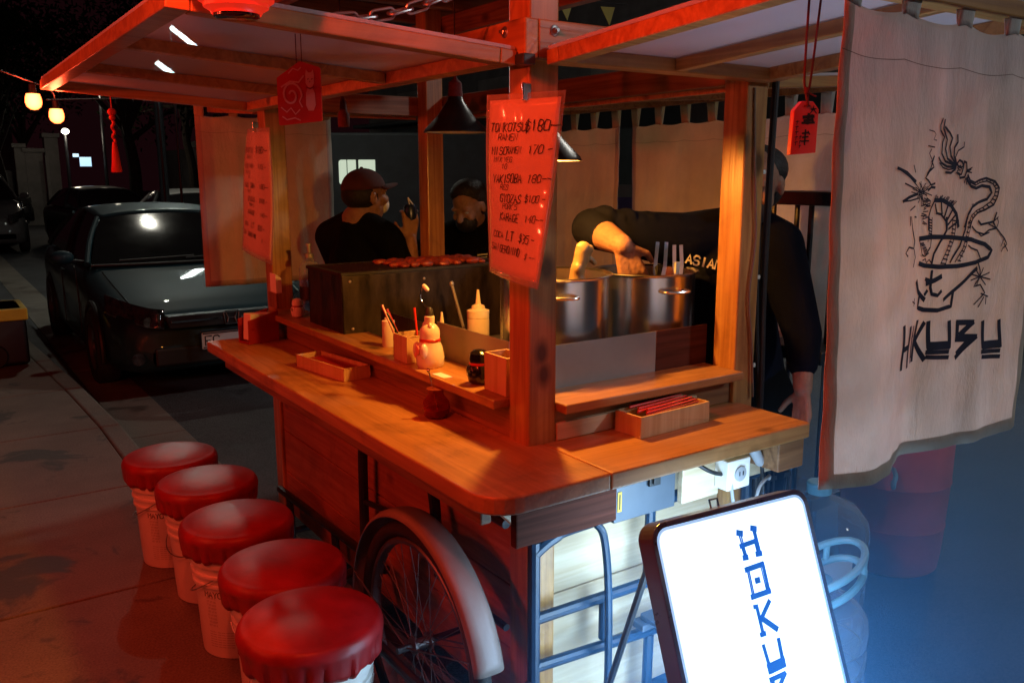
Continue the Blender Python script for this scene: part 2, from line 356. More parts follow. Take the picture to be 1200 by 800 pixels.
LOGO = [(0.0026,[(1.686,1.64),(1.647,1.649),(1.633,1.664),(1.634,1.685),(1.639,1.695),(1.62,1.707),(1.617,1.717),(1.624,1.729)]),(0.0026,[(1.686,1.64),(1.654,1.654),(1.646,1.672),(1.65,1.69),(1.64,1.703),(1.632,1.711),(1.634,1.727)]),(0.0026,[(1.686,1.641),(1.665,1.659),(1.66,1.677),(1.667,1.693),(1.657,1.703),(1.638,1.714)]),(0.0026,[(1.687,1.642),(1.675,1.659),(1.675,1.675),(1.685,1.686),(1.683,1.699)]),(0.0016,[(1.688,1.642),(1.68,1.657),(1.688,1.67),(1.707,1.678),(1.707,1.687)]),(0.0026,[(1.686,1.638),(1.654,1.639),(1.633,1.646),(1.622,1.656)]),(0.0016,[(1.687,1.636),(1.66,1.633),(1.64,1.637),(1.626,1.646)]),(0.0026,[(1.684,1.634),(1.671,1.627),(1.651,1.628)]),(0.0026,[(1.688,1.645),(1.696,1.652),(1.707,1.649),(1.713,1.642),(1.706,1.638),(1.694,1.64),(1.688,1.645)]),(0.0016,[(1.692,1.637),(1.701,1.642),(1.709,1.636),(1.703,1.632),(1.692,1.637)]),(0.0026,[(1.695,1.632),(1.691,1.628),(1.704,1.625)]),(0.0026,[(1.714,1.65),(1.723,1.648),(1.729,1.633),(1.725,1.62),(1.708,1.618),(1.704,1.624),(1.711,1.625),(1.714,1.638),(1.714,1.65)]),(0.0016,[(1.729,1.633),(1.747,1.639)]),(0.0016,[(1.731,1.631),(1.748,1.629)]),(0.0016,[(1.73,1.631),(1.744,1.635)]),(0.0016,[(1.732,1.62),(1.735,1.606)]),(0.0016,[(1.735,1.62),(1.741,1.609)]),(0.0016,[(1.729,1.618),(1.727,1.609)]),(0.0026,[(1.735,1.624),(1.747,1.613),(1.766,1.609),(1.786,1.614),(1.812,1.618),(1.838,1.611),(1.854,1.597),(1.853,1.58),(1.845,1.563),(1.82,1.553),(1.794,1.548),(1.775,1.537),(1.767,1.521)]),(0.0035,[(1.733,1.617),(1.752,1.602),(1.774,1.598),(1.799,1.603),(1.824,1.6),(1.832,1.588),(1.821,1.575),(1.79,1.569),(1.765,1.561),(1.752,1.546),(1.746,1.521)]),(0.0016,[(1.739,1.62),(1.75,1.609),(1.771,1.604),(1.79,1.609),(1.815,1.612),(1.833,1.606),(1.843,1.596),(1.842,1.582),(1.833,1.569),(1.811,1.558),(1.784,1.552),(1.766,1.543),(1.758,1.526)]),(0.0016,[(1.735,1.624),(1.739,1.62)]),(0.0016,[(1.741,1.618),(1.745,1.615)]),(0.0016,[(1.747,1.613),(1.75,1.609)]),(0.0016,[(1.757,1.611),(1.761,1.607)]),(0.0016,[(1.766,1.609),(1.771,1.604)]),(0.0016,[(1.776,1.612),(1.781,1.607)]),(0.0016,[(1.786,1.614),(1.79,1.609)]),(0.0016,[(1.799,1.616),(1.802,1.611)]),(0.0016,[(1.812,1.618),(1.815,1.612)]),(0.0016,[(1.825,1.615),(1.824,1.609)]),(0.0016,[(1.838,1.611),(1.833,1.606)]),(0.0016,[(1.846,1.604),(1.838,1.601)]),(0.0016,[(1.854,1.597),(1.843,1.596)]),(0.0016,[(1.854,1.589),(1.842,1.589)]),(0.0016,[(1.853,1.58),(1.842,1.582)]),(0.0016,[(1.849,1.572),(1.838,1.575)]),(0.0016,[(1.845,1.563),(1.833,1.569)]),(0.0016,[(1.833,1.558),(1.822,1.564)]),(0.0016,[(1.82,1.553),(1.811,1.558)]),(0.0016,[(1.807,1.55),(1.797,1.555)]),(0.0016,[(1.794,1.548),(1.784,1.552)]),(0.0016,[(1.784,1.542),(1.775,1.547)]),(0.0016,[(1.775,1.537),(1.766,1.543)]),(0.0016,[(1.771,1.529),(1.762,1.535)]),(0.0045,[(1.624,1.575),(1.656,1.574),(1.687,1.564),(1.71,1.547),(1.723,1.522)]),(0.0026,[(1.638,1.55),(1.655,1.547),(1.672,1.534),(1.678,1.515)]),(0.0026,[(1.624,1.573),(1.614,1.56),(1.608,1.542),(1.614,1.518)]),(0.0026,[(1.63,1.567),(1.64,1.55)]),(0.0026,[(1.651,1.573),(1.658,1.548)]),(0.0026,[(1.677,1.567),(1.666,1.541)]),(0.0026,[(1.696,1.558),(1.675,1.534)]),(0.0026,[(1.708,1.546),(1.68,1.526)]),(0.0026,[(1.721,1.533),(1.685,1.518)]),(0.0011,[(1.627,1.576),(1.624,1.584)]),(0.0011,[(1.63,1.576),(1.628,1.584)]),(0.0011,[(1.632,1.576),(1.634,1.581)]),(0.0011,[(1.635,1.576),(1.63,1.585)]),(0.0011,[(1.637,1.576),(1.636,1.582)]),(0.0011,[(1.64,1.575),(1.647,1.583)]),(0.0011,[(1.642,1.575),(1.648,1.582)]),(0.0011,[(1.645,1.575),(1.649,1.58)]),(0.0011,[(1.647,1.575),(1.652,1.584)]),(0.0011,[(1.65,1.574),(1.654,1.583)]),(0.0011,[(1.653,1.574),(1.659,1.579)]),(0.0011,[(1.655,1.573),(1.663,1.581)]),(0.0011,[(1.658,1.573),(1.661,1.578)]),(0.0011,[(1.661,1.572),(1.67,1.58)]),(0.0011,[(1.663,1.572),(1.671,1.581)]),(0.0011,[(1.666,1.571),(1.675,1.581)]),(0.0011,[(1.669,1.571),(1.674,1.58)]),(0.0011,[(1.671,1.57),(1.678,1.58)]),(0.0011,[(1.674,1.569),(1.687,1.574)]),(0.0011,[(1.677,1.568),(1.682,1.574)]),(0.0011,[(1.68,1.568),(1.694,1.574)]),(0.0011,[(1.682,1.567),(1.694,1.573)]),(0.0011,[(1.685,1.566),(1.695,1.572)]),(0.0011,[(1.688,1.565),(1.697,1.573)]),(0.0011,[(1.691,1.564),(1.702,1.573)]),(0.0011,[(1.693,1.563),(1.707,1.572)]),(0.001,[(1.765,1.562),(1.761,1.566)]),(0.001,[(1.768,1.563),(1.764,1.567)]),(0.001,[(1.772,1.563),(1.768,1.567)]),(0.001,[(1.776,1.564),(1.772,1.566)]),(0.001,[(1.78,1.565),(1.776,1.569)]),(0.001,[(1.783,1.566),(1.779,1.57)]),(0.001,[(1.787,1.566),(1.783,1.57)]),(0.001,[(1.791,1.567),(1.787,1.57)]),(0.001,[(1.795,1.568),(1.791,1.571)]),(0.001,[(1.799,1.568),(1.795,1.571)]),(0.001,[(1.802,1.569),(1.798,1.573)]),(0.001,[(1.806,1.57),(1.802,1.573)]),(0.001,[(1.81,1.57),(1.806,1.573)]),(0.001,[(1.814,1.571),(1.81,1.573)]),(0.001,[(1.818,1.572),(1.814,1.576)]),(0.001,[(1.822,1.572),(1.817,1.577)]),(0.003,[(1.487,1.632),(1.516,1.625),(1.546,1.61)]),(0.0016,[(1.487,1.632),(1.526,1.617),(1.549,1.603)]),(0.0016,[(1.51,1.605),(1.543,1.597)]),(0.003,[(1.504,1.572),(1.523,1.58),(1.554,1.587)]),(0.0016,[(1.504,1.572),(1.529,1.574),(1.56,1.579)]),(0.0016,[(1.531,1.556),(1.548,1.564)]),(0.0016,[(1.539,1.639),(1.545,1.627)]),(0.0011,[(1.57,1.59),(1.587,1.583)]),(0.0011,[(1.571,1.584),(1.568,1.574)]),(0.0011,[(1.563,1.586),(1.545,1.597)]),(0.0011,[(1.573,1.589),(1.597,1.606)]),(0.0011,[(1.563,1.588),(1.559,1.578)]),(0.0011,[(1.567,1.588),(1.574,1.576)]),(0.0011,[(1.571,1.591),(1.608,1.584)]),(0.0011,[(1.566,1.59),(1.585,1.601)]),(0.0011,[(1.569,1.588),(1.548,1.604)]),(0.0011,[(1.567,1.59),(1.595,1.598)]),(0.0011,[(1.566,1.583),(1.571,1.565)]),(0.0011,[(1.562,1.59),(1.535,1.596)]),(0.0011,[(1.569,1.587),(1.585,1.586)]),(0.0011,[(1.567,1.587),(1.55,1.598)]),(0.0011,[(1.569,1.595),(1.563,1.606)]),(0.0011,[(1.572,1.592),(1.558,1.608)]),(0.0011,[(1.565,1.591),(1.546,1.599)]),(0.0011,[(1.568,1.592),(1.554,1.58)]),(0.0011,[(1.562,1.588),(1.563,1.61)]),(0.0011,[(1.565,1.585),(1.56,1.572)]),(0.0011,[(1.567,1.587),(1.575,1.576)]),(0.0011,[(1.566,1.585),(1.558,1.57)]),(0.0011,[(1.563,1.591),(1.579,1.607)]),(0.0011,[(1.566,1.593),(1.578,1.601)]),(0.0011,[(1.565,1.585),(1.531,1.59)]),(0.0011,[(1.565,1.585),(1.58,1.566)]),(0.0012,[(1.578,1.579),(1.592,1.575)]),(0.0012,[(1.573,1.575),(1.601,1.573)]),(0.0012,[(1.574,1.572),(1.594,1.571)]),(0.0012,[(1.575,1.568),(1.605,1.564)]),(0.0012,[(1.571,1.564),(1.605,1.569)]),(0.0012,[(1.583,1.56),(1.595,1.566)]),(0.0012,[(1.583,1.557),(1.592,1.56)]),(0.0012,[(1.582,1.553),(1.602,1.554)]),(0.0012,[(1.577,1.55),(1.597,1.547)]),(0.0012,[(1.575,1.546),(1.602,1.544)]),(0.0012,[(1.584,1.542),(1.591,1.547)]),(0.0012,[(1.583,1.539),(1.609,1.543)]),(0.0012,[(1.586,1.535),(1.604,1.529)]),(0.0012,[(1.585,1.531),(1.597,1.529)]),(0.0022,[(1.603,1.658),(1.595,1.648),(1.604,1.638),(1.589,1.63),(1.577,1.617),(1.587,1.612),(1.598,1.604),(1.614,1.607)]),(0.0026,[(1.59,1.594),(1.601,1.6),(1.617,1.599)]),(0.0016,[(1.588,1.579),(1.607,1.573),(1.604,1.564)]),(0.0016,[(1.585,1.568),(1.595,1.563),(1.609,1.564)]),(0.0011,[(1.576,1.706),(1.593,1.704),(1.601,1.699),(1.595,1.689),(1.607,1.688)]),(0.0013,[(1.579,1.677),(1.602,1.675)]),(0.0013,[(1.591,1.671),(1.585,1.663),(1.594,1.653)]),(0.0016,[(1.603,1.658),(1.592,1.635),(1.582,1.625)]),(0.0016,[(1.533,1.544),(1.538,1.528)]),(0.0016,[(1.551,1.544),(1.558,1.543)]),(0.0026,[(1.803,1.531),(1.815,1.523),(1.853,1.528)]),(0.0026,[(1.853,1.528),(1.86,1.546)]),(0.0016,[(1.853,1.528),(1.868,1.537)]),(0.0016,[(1.853,1.528),(1.861,1.517)]),(0.007,[(1.578,1.502),(1.63,1.504),(1.703,1.501),(1.781,1.494),(1.831,1.482),(1.854,1.468),(1.845,1.454),(1.806,1.445),(1.737,1.441),(1.67,1.443),(1.618,1.448),(1.586,1.454)]),(0.0055,[(1.588,1.418),(1.606,1.397),(1.637,1.379)]),(0.007,[(1.813,1.432),(1.774,1.41),(1.738,1.391),(1.703,1.375)]),(0.007,[(1.614,1.387),(1.611,1.365),(1.64,1.358),(1.685,1.354),(1.737,1.358),(1.736,1.385)]),(0.006,[(1.651,1.435),(1.652,1.402),(1.658,1.389),(1.676,1.385),(1.687,1.393)]),(0.004,[(1.634,1.42),(1.649,1.416)]),(0.0055,[(1.639,1.411),(1.661,1.416),(1.682,1.423)]),(0.004,[(1.637,1.389),(1.643,1.396)]),(0.009,[(1.544,1.333),(1.552,1.295),(1.553,1.249)]),(0.009,[(1.579,1.328),(1.587,1.249)]),(0.009,[(1.552,1.286),(1.583,1.29)]),(0.003,[(1.601,1.328),(1.612,1.253)]),(0.003,[(1.604,1.327),(1.614,1.263)]),(0.003,[(1.601,1.305),(1.611,1.308)]),(0.009,[(1.623,1.335),(1.623,1.256)]),(0.009,[(1.65,1.329),(1.628,1.294)]),(0.009,[(1.628,1.294),(1.663,1.254)]),(0.009,[(1.663,1.33),(1.672,1.279)]),(0.009,[(1.737,1.325),(1.744,1.272)]),(0.009,[(1.672,1.278),(1.744,1.273)]),(0.005,[(1.675,1.285),(1.739,1.281)]),(0.007,[(1.668,1.268),(1.743,1.262)]),(0.007,[(1.669,1.258),(1.745,1.25)]),(0.009,[(1.848,1.316),(1.858,1.262)]),(0.009,[(1.915,1.312),(1.924,1.256)]),(0.009,[(1.859,1.261),(1.923,1.258)]),(0.005,[(1.862,1.269),(1.918,1.266)]),(0.007,[(1.854,1.251),(1.923,1.246)]),(0.007,[(1.856,1.24),(1.925,1.233)]),(0.009,[(1.765,1.322),(1.767,1.285)]),(0.009,[(1.763,1.322),(1.817,1.318)]),(0.009,[(1.817,1.318),(1.776,1.29)]),(0.009,[(1.776,1.291),(1.831,1.286)]),(0.009,[(1.831,1.286),(1.774,1.247)]),(0.005,[(1.767,1.285),(1.822,1.28)]),(0.005,[(1.775,1.297),(1.8,1.31)]),(0.005,[(1.814,1.283),(1.775,1.257)]),(0.0016,[(1.624,1.541),(1.627,1.522),(1.63,1.483),(1.615,1.468)]),(0.0016,[(1.612,1.542),(1.617,1.518),(1.616,1.495)]),(0.0016,[(1.613,1.538),(1.624,1.536)]),(0.0016,[(1.614,1.532),(1.625,1.531)]),(0.0016,[(1.615,1.527),(1.626,1.525)]),(0.0016,[(1.616,1.522),(1.627,1.52)]),(0.0016,[(1.617,1.516),(1.628,1.514)]),(0.0016,[(1.618,1.511),(1.629,1.509)]),(0.0035,[(1.674,1.54),(1.679,1.516),(1.661,1.493),(1.647,1.47),(1.646,1.452)]),(0.0016,[(1.697,1.539),(1.702,1.515),(1.704,1.499),(1.69,1.472),(1.676,1.449)]),(0.0016,[(1.711,1.539),(1.714,1.515),(1.714,1.491),(1.699,1.463),(1.695,1.447)]),(0.0016,[(1.697,1.535),(1.712,1.533)]),(0.0016,[(1.698,1.527),(1.714,1.525)]),(0.0016,[(1.699,1.518),(1.714,1.516)]),(0.0016,[(1.699,1.51),(1.714,1.508)]),(0.0016,[(1.698,1.501),(1.714,1.499)]),(0.0016,[(1.696,1.493),(1.712,1.49)]),(0.0016,[(1.694,1.484),(1.711,1.482)]),(0.0016,[(1.691,1.476),(1.708,1.473)]),(0.0016,[(1.687,1.467),(1.705,1.465)]),(0.0016,[(1.682,1.459),(1.701,1.456)]),(0.0016,[(1.677,1.45),(1.697,1.448)]),(0.003,[(1.749,1.538),(1.75,1.514),(1.741,1.482),(1.713,1.45)]),(0.0016,[(1.773,1.537),(1.769,1.509),(1.764,1.481),(1.743,1.451)]),(0.0016,[(1.763,1.538),(1.76,1.505),(1.753,1.477),(1.731,1.45)]),(0.0016,[(1.756,1.53),(1.767,1.528)]),(0.0016,[(1.757,1.52),(1.768,1.518)]),(0.0016,[(1.757,1.51),(1.768,1.508)]),(0.0016,[(1.757,1.501),(1.768,1.499)]),(0.0016,[(1.755,1.491),(1.766,1.489)]),(0.0016,[(1.753,1.482),(1.763,1.479)]),(0.0016,[(1.749,1.472),(1.759,1.47)]),(0.0016,[(1.745,1.463),(1.755,1.46)]),(0.0016,[(1.739,1.453),(1.749,1.451)]),(0.0016,[(1.579,1.497),(1.594,1.471),(1.612,1.466),(1.627,1.483)]),(0.001,[(1.582,1.493),(1.597,1.494)]),(0.001,[(1.584,1.491),(1.599,1.492)]),(0.001,[(1.587,1.489),(1.602,1.49)]),(0.001,[(1.589,1.487),(1.604,1.489)]),(0.001,[(1.592,1.484),(1.606,1.487)]),(0.001,[(1.594,1.482),(1.609,1.485)]),(0.001,[(1.596,1.48),(1.611,1.484)]),(0.001,[(1.599,1.478),(1.614,1.482)]),(0.001,[(1.601,1.476),(1.616,1.48)]),(0.001,[(1.604,1.474),(1.618,1.479)]),(0.001,[(1.606,1.472),(1.621,1.477)]),(0.001,[(1.609,1.47),(1.623,1.475)]),(0.001,[(1.611,1.468),(1.626,1.473)]),(0.001,[(1.613,1.466),(1.628,1.472)]),(0.0016,[(1.603,1.459),(1.616,1.462),(1.625,1.453),(1.634,1.459),(1.646,1.451)]),(0.002,[(1.772,1.482),(1.785,1.476),(1.809,1.47),(1.821,1.453),(1.81,1.447)]),(0.002,[(1.814,1.447),(1.826,1.427),(1.828,1.414),(1.812,1.394),(1.832,1.397),(1.848,1.379),(1.837,1.371)]),(0.0016,[(1.837,1.371),(1.816,1.356)]),(0.0016,[(1.845,1.37),(1.829,1.35)]),(0.0016,[(1.853,1.372),(1.852,1.355)]),(0.0016,[(1.836,1.378),(1.86,1.37)]),(0.0016,[(1.828,1.414),(1.865,1.406)]),(0.0016,[(1.828,1.414),(1.849,1.396)]),(0.0016,[(1.828,1.414),(1.821,1.397)]),(0.0016,[(1.828,1.414),(1.798,1.408)]),(0.0016,[(1.828,1.414),(1.792,1.422)]),(0.0016,[(1.828,1.414),(1.808,1.433)]),(0.0016,[(1.828,1.414),(1.835,1.432)]),(0.0016,[(1.828,1.414),(1.859,1.421)]),(0.002,[(1.776,1.521),(1.802,1.508),(1.827,1.503),(1.841,1.511),(1.865,1.514),(1.884,1.501),(1.899,1.492),(1.914,1.478),(1.899,1.47),(1.896,1.464)]),(0.0016,[(1.899,1.492),(1.89,1.475)]),(0.0016,[(1.865,1.514),(1.871,1.526),(1.865,1.535)]),(0.0016,[(1.865,1.514),(1.85,1.527)]),(0.0016,[(1.865,1.514),(1.839,1.523)]),(0.0016,[(1.901,1.481),(1.922,1.463)]),(0.0016,[(1.81,1.505),(1.819,1.499),(1.842,1.506)]),(0.002,[(1.548,1.521),(1.559,1.498),(1.556,1.484),(1.537,1.487),(1.525,1.476),(1.533,1.47)]),(0.0016,[(1.558,1.482),(1.564,1.467),(1.559,1.449)]),(0.0016,[(1.538,1.544),(1.548,1.521)]),(0.0016,[(1.587,1.385),(1.585,1.371)]),(0.0016,[(1.577,1.38),(1.59,1.375)])]
# ------------------------------------------------------------------ material set
PINE=((.52,.28,.09),(.32,.14,.04)); DARKP=((.34,.17,.075),(.17,.075,.03)); PLY=((.66,.55,.38),(.50,.37,.22))
W = {}
for ax in 'xyz':
    W['post'+ax]=wood('stained_pine_'+ax,ax,*PINE,rough=.33,coat=.25,stain=.35)
    W['dark'+ax]=wood('weathered_pine_'+ax,ax,*DARKP,rough=.5)
    W['ply'+ax]=wood('pale_pine_'+ax,ax,*PLY,rough=.5,grain=.8)
W['side']=wood('red_brown_board','y',(.50,.20,.095),(.34,.11,.05),rough=.5,stain=.4)
W['counter']=wood('oiled_counter_long','y',(.46,.24,.085),(.31,.145,.045),rough=.42,coat=.12,stain=.55)
W['counterx']=wood('oiled_counter_cross','x',(.47,.25,.09),(.33,.155,.05),rough=.42,coat=.12,stain=.5)
W['boxwood']=wood('box_wood','z',(.58,.42,.24),(.45,.29,.14),rough=.55,knots=False)
M = {}
M['tube_blue']=mat('dark_blue_tube_enamel',(.014,.042,.085),rough=.35,var=.2,scale=14,bump=.08)
M['black_steel']=mat('black_painted_steel',(.022,.024,.028),rough=.38,metal=.0,var=.2,scale=14,bump=.08)
M['blue_steel']=mat('grey_painted_steel',(.075,.095,.12),rough=.35,metal=.1,var=.1,scale=10)
M['steel']=mat('brushed_stainless',(.72,.72,.70),rough=.24,metal=1.,var=.05,scale=3,stretch=(2,2,.4),rvar=.05)
M['sheet']=mat('dull_sheet_metal',(.33,.33,.33),rough=.42,metal=.45,var=.12,scale=3)
M['galv']=mat('galvanised_bolt',(.5,.5,.5),rough=.3,metal=.9,var=.1)
M['white_plastic']=mat('white_plastic',(.78,.76,.70),rough=.38,var=.06,scale=5,bump=.03,bscale=12)
M['red_vinyl']=mat('red_vinyl',(.36,.012,.016),rough=.44,var=.2,scale=11,bump=.16,bscale=16,coat=.0,rvar=.14)
M['rubber']=mat('black_rubber',(.018,.018,.018),rough=.75,var=.15,scale=20,bump=.2,bscale=60)
M['fender']=mat('cream_enamel_fender',(.24,.195,.17),rough=.45,var=.1,scale=9,bump=.05,bscale=30)
M['chrome']=mat('chrome',(.75,.75,.75),rough=.1,metal=1.,var=.03)
M['dirty_chrome']=mat('dull_chrome_rim',(.16,.15,.15),rough=.4,metal=.7,var=.15,scale=12)
M['canvas']=fabric('natural_canvas',(.84,.82,.78),.50)
M['hemcloth']=fabric('canvas_hem',(.50,.46,.40),.30)
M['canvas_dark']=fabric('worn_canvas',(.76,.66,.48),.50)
M['ink']=mat('navy_ink',(.012,.014,.045),rough=.8,var=.2,scale=50)
M['black_ink']=mat('black_marker',(.008,.008,.012),rough=.6,var=.1,scale=50)
M['poly']=panel_plastic('milky_polycarbonate')
M['grill']=mat('sooty_steel',(.050,.034,.024),rough=.40,metal=.4,var=.42,scale=7,bump=.15,bscale=30,stretch=(3,3,1))
M['soot']=mat('soot',(.012,.010,.009),rough=.7,var=.3,scale=20,bump=.3)
M['shade']=mat('black_enamel_shade',(.012,.010,.010),rough=.35,var=.2)
M['shade_in']=mat('white_enamel_inside',(.75,.72,.65),rough=.4,var=.05)
M['bulb']=emit('warm_bulb',(1.,.36,.05),60.)
M['red_bulb']=bulb_glass('red_string_bulb',(1.,.20,.025),9.)
M['sign_white']=emit('lit_sign_face',(.62,.82,1.),1.75,(.8,.8,.8))
M['sign_blue']=emit('backlit_blue_letter',(.004,.11,.48),.8,(.01,.1,.4)); 
M['acrylic']=emit('backlit_acrylic_edge',(.30,.62,1.),.8,(.6,.7,.8))
M['sign_frame']=mat('grey_sign_frame',(.16,.17,.19),rough=.3,metal=.55,var=.12,scale=10)
M['paper']=mat('laminated_paper',(.80,.66,.62),rough=.34,var=.04,scale=4,coat=.15,bump=.08,bscale=7)
M['clear']=glassy('clear_laminate',(.95,.92,.88),.06,.06)
M['red_card']=mat('red_card',(.62,.03,.025),rough=.35,var=.1,scale=8,coat=.3)
M['red_dark']=mat('dark_red_lacquer',(.35,.015,.02),rough=.3,var=.15,scale=10,coat=.4)
M['gold']=mat('brass_gold',(.7,.48,.16),rough=.3,metal=.8,var=.1)
M['pink']=mat('faded_pink_print',(.78,.30,.27),rough=.5,var=.08)
M['red_thread']=mat('red_silk_thread',(.55,.01,.012),rough=.6,var=.2,scale=60,stretch=(6,6,.6),bump=.3,bscale=120)
M['maroon_cord']=mat('maroon_cord',(.12,.015,.018),rough=.8,var=.2,scale=80)
M['black_cable']=mat('black_cable',(.012,.012,.014),rough=.5,var=.1)
M['grey_cable']=mat('grey_cable',(.35,.36,.38),rough=.5,var=.1)
M['ceramic']=mat('white_ceramic',(.78,.72,.62),rough=.2,var=.08,scale=9,coat=.4)
M['black_glaze']=mat('black_glaze',(.01,.009,.009),rough=.12,var=.1,coat=.6)
M['cream_plastic']=mat('cream_plastic',(.72,.66,.50),rough=.4,var=.06)
M['ketchup']=mat('squeeze_bottle',(.62,.55,.42),rough=.35,var=.08)
M['amber']=glassy('dark_red_glass',(.62,.13,.09),.04,.06)
M['clearp']=glassy('clear_pet_plastic',(.78,.85,.92),.08,.10)
M['cyan_plastic']=mat('pale_blue_plastic',(.25,.55,.68),rough=.35,var=.06)
M['barrel']=mat('red_plastic_drum',(.80,.15,.11),rough=.42,var=.14,scale=6,bump=.05,bscale=25)
M['crate']=mat('black_crate_plastic',(.025,.027,.03),rough=.5,var=.1)
M['skin']=mat('skin',(.36,.19,.125),rough=.55,var=.16,scale=30,bump=.25,bscale=90,spec=.3)
M['hair']=mat('dark_hair',(.012,.009,.008),rough=.6,var=.2,scale=60,bump=.5,bscale=150)
M['navy_knit']=mat('navy_cotton',(.004,.005,.012),rough=.95,spec=.1,var=.2,scale=9,bump=.25,bscale=22)
M['black_cotton']=mat('black_cotton',(.004,.004,.005),rough=.95,spec=.1,var=.2,scale=9,bump=.25,bscale=22)
M['cap']=mat('maroon_cap_cloth',(.075,.014,.018),rough=.85,var=.15,scale=30,bump=.15,bscale=160)
M['mask']=mat('dark_mask_cloth',(.02,.02,.024),rough=.85,var=.1)
M['text_cream']=mat('cream_print',(.72,.66,.5),rough=.7,var=.06)
M['meat']=mat('roast_meat',(.34,.045,.018),rough=.5,var=.3,scale=40,bump=.6,bscale=60,coat=.3)
M['bone']=mat('pale_bone',(.30,.21,.10),rough=.45,var=.15,scale=25,bump=.4,bscale=30)
M['yellow']=mat('yellow_band',(.62,.42,.02),rough=.5,var=.12)
M['tissue']=mat('white_tissue',(.80,.77,.72),rough=.9,var=.04)

# car and street
def car_paint(name, col, rough=.22):
    m=mat(name,col,rough=.55,metal=.0,var=.15,scale=1.8,coat=.35,rvar=.08,spec=.25); return m
M['car_blue']=car_paint('dusty_dark_blue_paint',(.010,.046,.062))
M['car_silver']=car_paint('silver_paint',(.12,.12,.12))
M['car_white']=car_paint('white_paint',(.55,.55,.52))
M['car_black']=car_paint('black_paint',(.015,.015,.018))
M['car_glass']=mat('tinted_car_glass',(.010,.013,.013),rough=.11,var=.1,spec=.4,coat=.12,rvar=.05)
M['black_trim']=mat('black_trim',(.012,.012,.012),rough=.5,var=.1)
M['headlamp']=mat('headlight_lens',(.20,.21,.21),rough=.10,metal=.75,var=.5,scale=22,coat=.8)
M['plate']=mat('plate_white',(.60,.60,.57),rough=.4,var=.05)
M['stucco']=mat('grey_stucco',(.17,.17,.165),rough=.9,var=.18,scale=2.2,bump=.3,bscale=30)
M['stucco_pale']=mat('pale_stucco',(.26,.25,.23),rough=.9,var=.18,scale=2.2,bump=.3,bscale=30)
M['shutter']=mat('dark_roller_shutter',(.06,.07,.075),rough=.6,metal=.3,var=.15,scale=4)
M['leaf']=mat('dark_leaf',(.016,.026,.008),spec=.05,rough=.9,var=.35,scale=3)
M['bark']=mat('bark',(.05,.035,.025),rough=.9,var=.3,scale=10,bump=.5)
M['lit_window']=emit('lit_window',(.80,.95,.72),.62,(.5,.5,.5))
M['brown_board']=wood('dark_red_board','x',(.11,.034,.022),(.06,.020,.013),rough=.7,spec=.08)  # dark red-brown grain with very little gloss
M['street_led']=emit('street_led',(.85,1.,.92),80.)
M['small_lamp']=emit('far_lamp',(1.,.9,.7),9.)
M['blue_lamp']=emit('far_blue_sign',(.45,.75,1.),1.2)
M['lantern_paper']=emit('red_lantern_paper',(1.,.03,.01),.55,(.5,.02,.01))

# ------------------------------------------------------------------ setting
G_ROAD=ground_mat('asphalt',(.038,.042,.047),(.070,.076,.082),.7,90.,stain=.35,rough=.8,wet=.4,speck=.4)
G_WALK=ground_mat('concrete_walk',(.135,.115,.095),(.225,.20,.165),.25,45.,stain=.8,rough=.85,wet=.6)
G_KERB=ground_mat('kerb_concrete',(.13,.115,.095),(.21,.19,.16),.3,60.,stain=.5)
ZR=-.12
b=MB(); b.grid(lambda u,v:(-60+120*u,-20+112*v,ZR),24,26); tag(b.build('road',G_ROAD),kind='structure')
# gutter strip along the kerb
b=MB()
for k,y0 in enumerate([-6+2.4*i for i in range(14)]):
    b.box(.99,1.36,y0,y0+2.39,ZR-.05,ZR+.006)
tag(b.build('gutter',G_KERB,bevel=.004),kind='structure')
# slabs of the pavement: joints cut as real gaps
def kx(y): return .95 if y<6.4 else .95-(y-6.4)*.055
b=MB(); yj=[-7.6+1.24*i-.07 for i in range(34)]
for i in range(len(yj)-1):
    y0,y1=yj[i]+.006,yj[i+1]-.006
    for xa,xb in ((-3.4,-1.35),(-1.338,None)):
        p=[(xa,y0),(kx(y0)-.13 if xb is None else xb,y0-.0),(kx(y1)-.13 if xb is None else xb,y1),(xa,y1)]
        b.prism(p,-.2,0)
tag(b.build('pavement',G_WALK,bevel=.006),kind='structure')
b=MB()
for i in range(len(yj)-1):
    y0,y1=yj[i]+.004,yj[i+1]-.004
    b.prism([(kx(y0)-.125,y0),(kx(y0),y0),(kx(y1),y1),(kx(y1)-.125,y1)],-.22,.003)
tag(b.build('kerb',G_KERB,bevel=.018,seg=3),kind='structure')
b=MB(); b.box(-3.5,.9,-7.7,36,-.25,-.02); tag(b.build('pavement_bed',G_ROAD),kind='structure')

# ------------------------------------------------------------------ the cart
X0,X1,Y0,Y1=1.245,2.11,1.755,3.77      # outer faces of the four posts
PW=.09
cart=thing('food_cart','wooden street food cart with plank counter, flap awnings and a bicycle wheel','food cart',(1.67,2.75,ZR))
for (x,y) in ((X0,Y0),(X1-PW,Y0),(X0,Y1-PW),(X1-PW,Y1-PW)):
    b=MB(); b.box(x,x+PW,y,y+PW,.10,2.36); b.build('post',W['postz'],cart,bevel=.006)
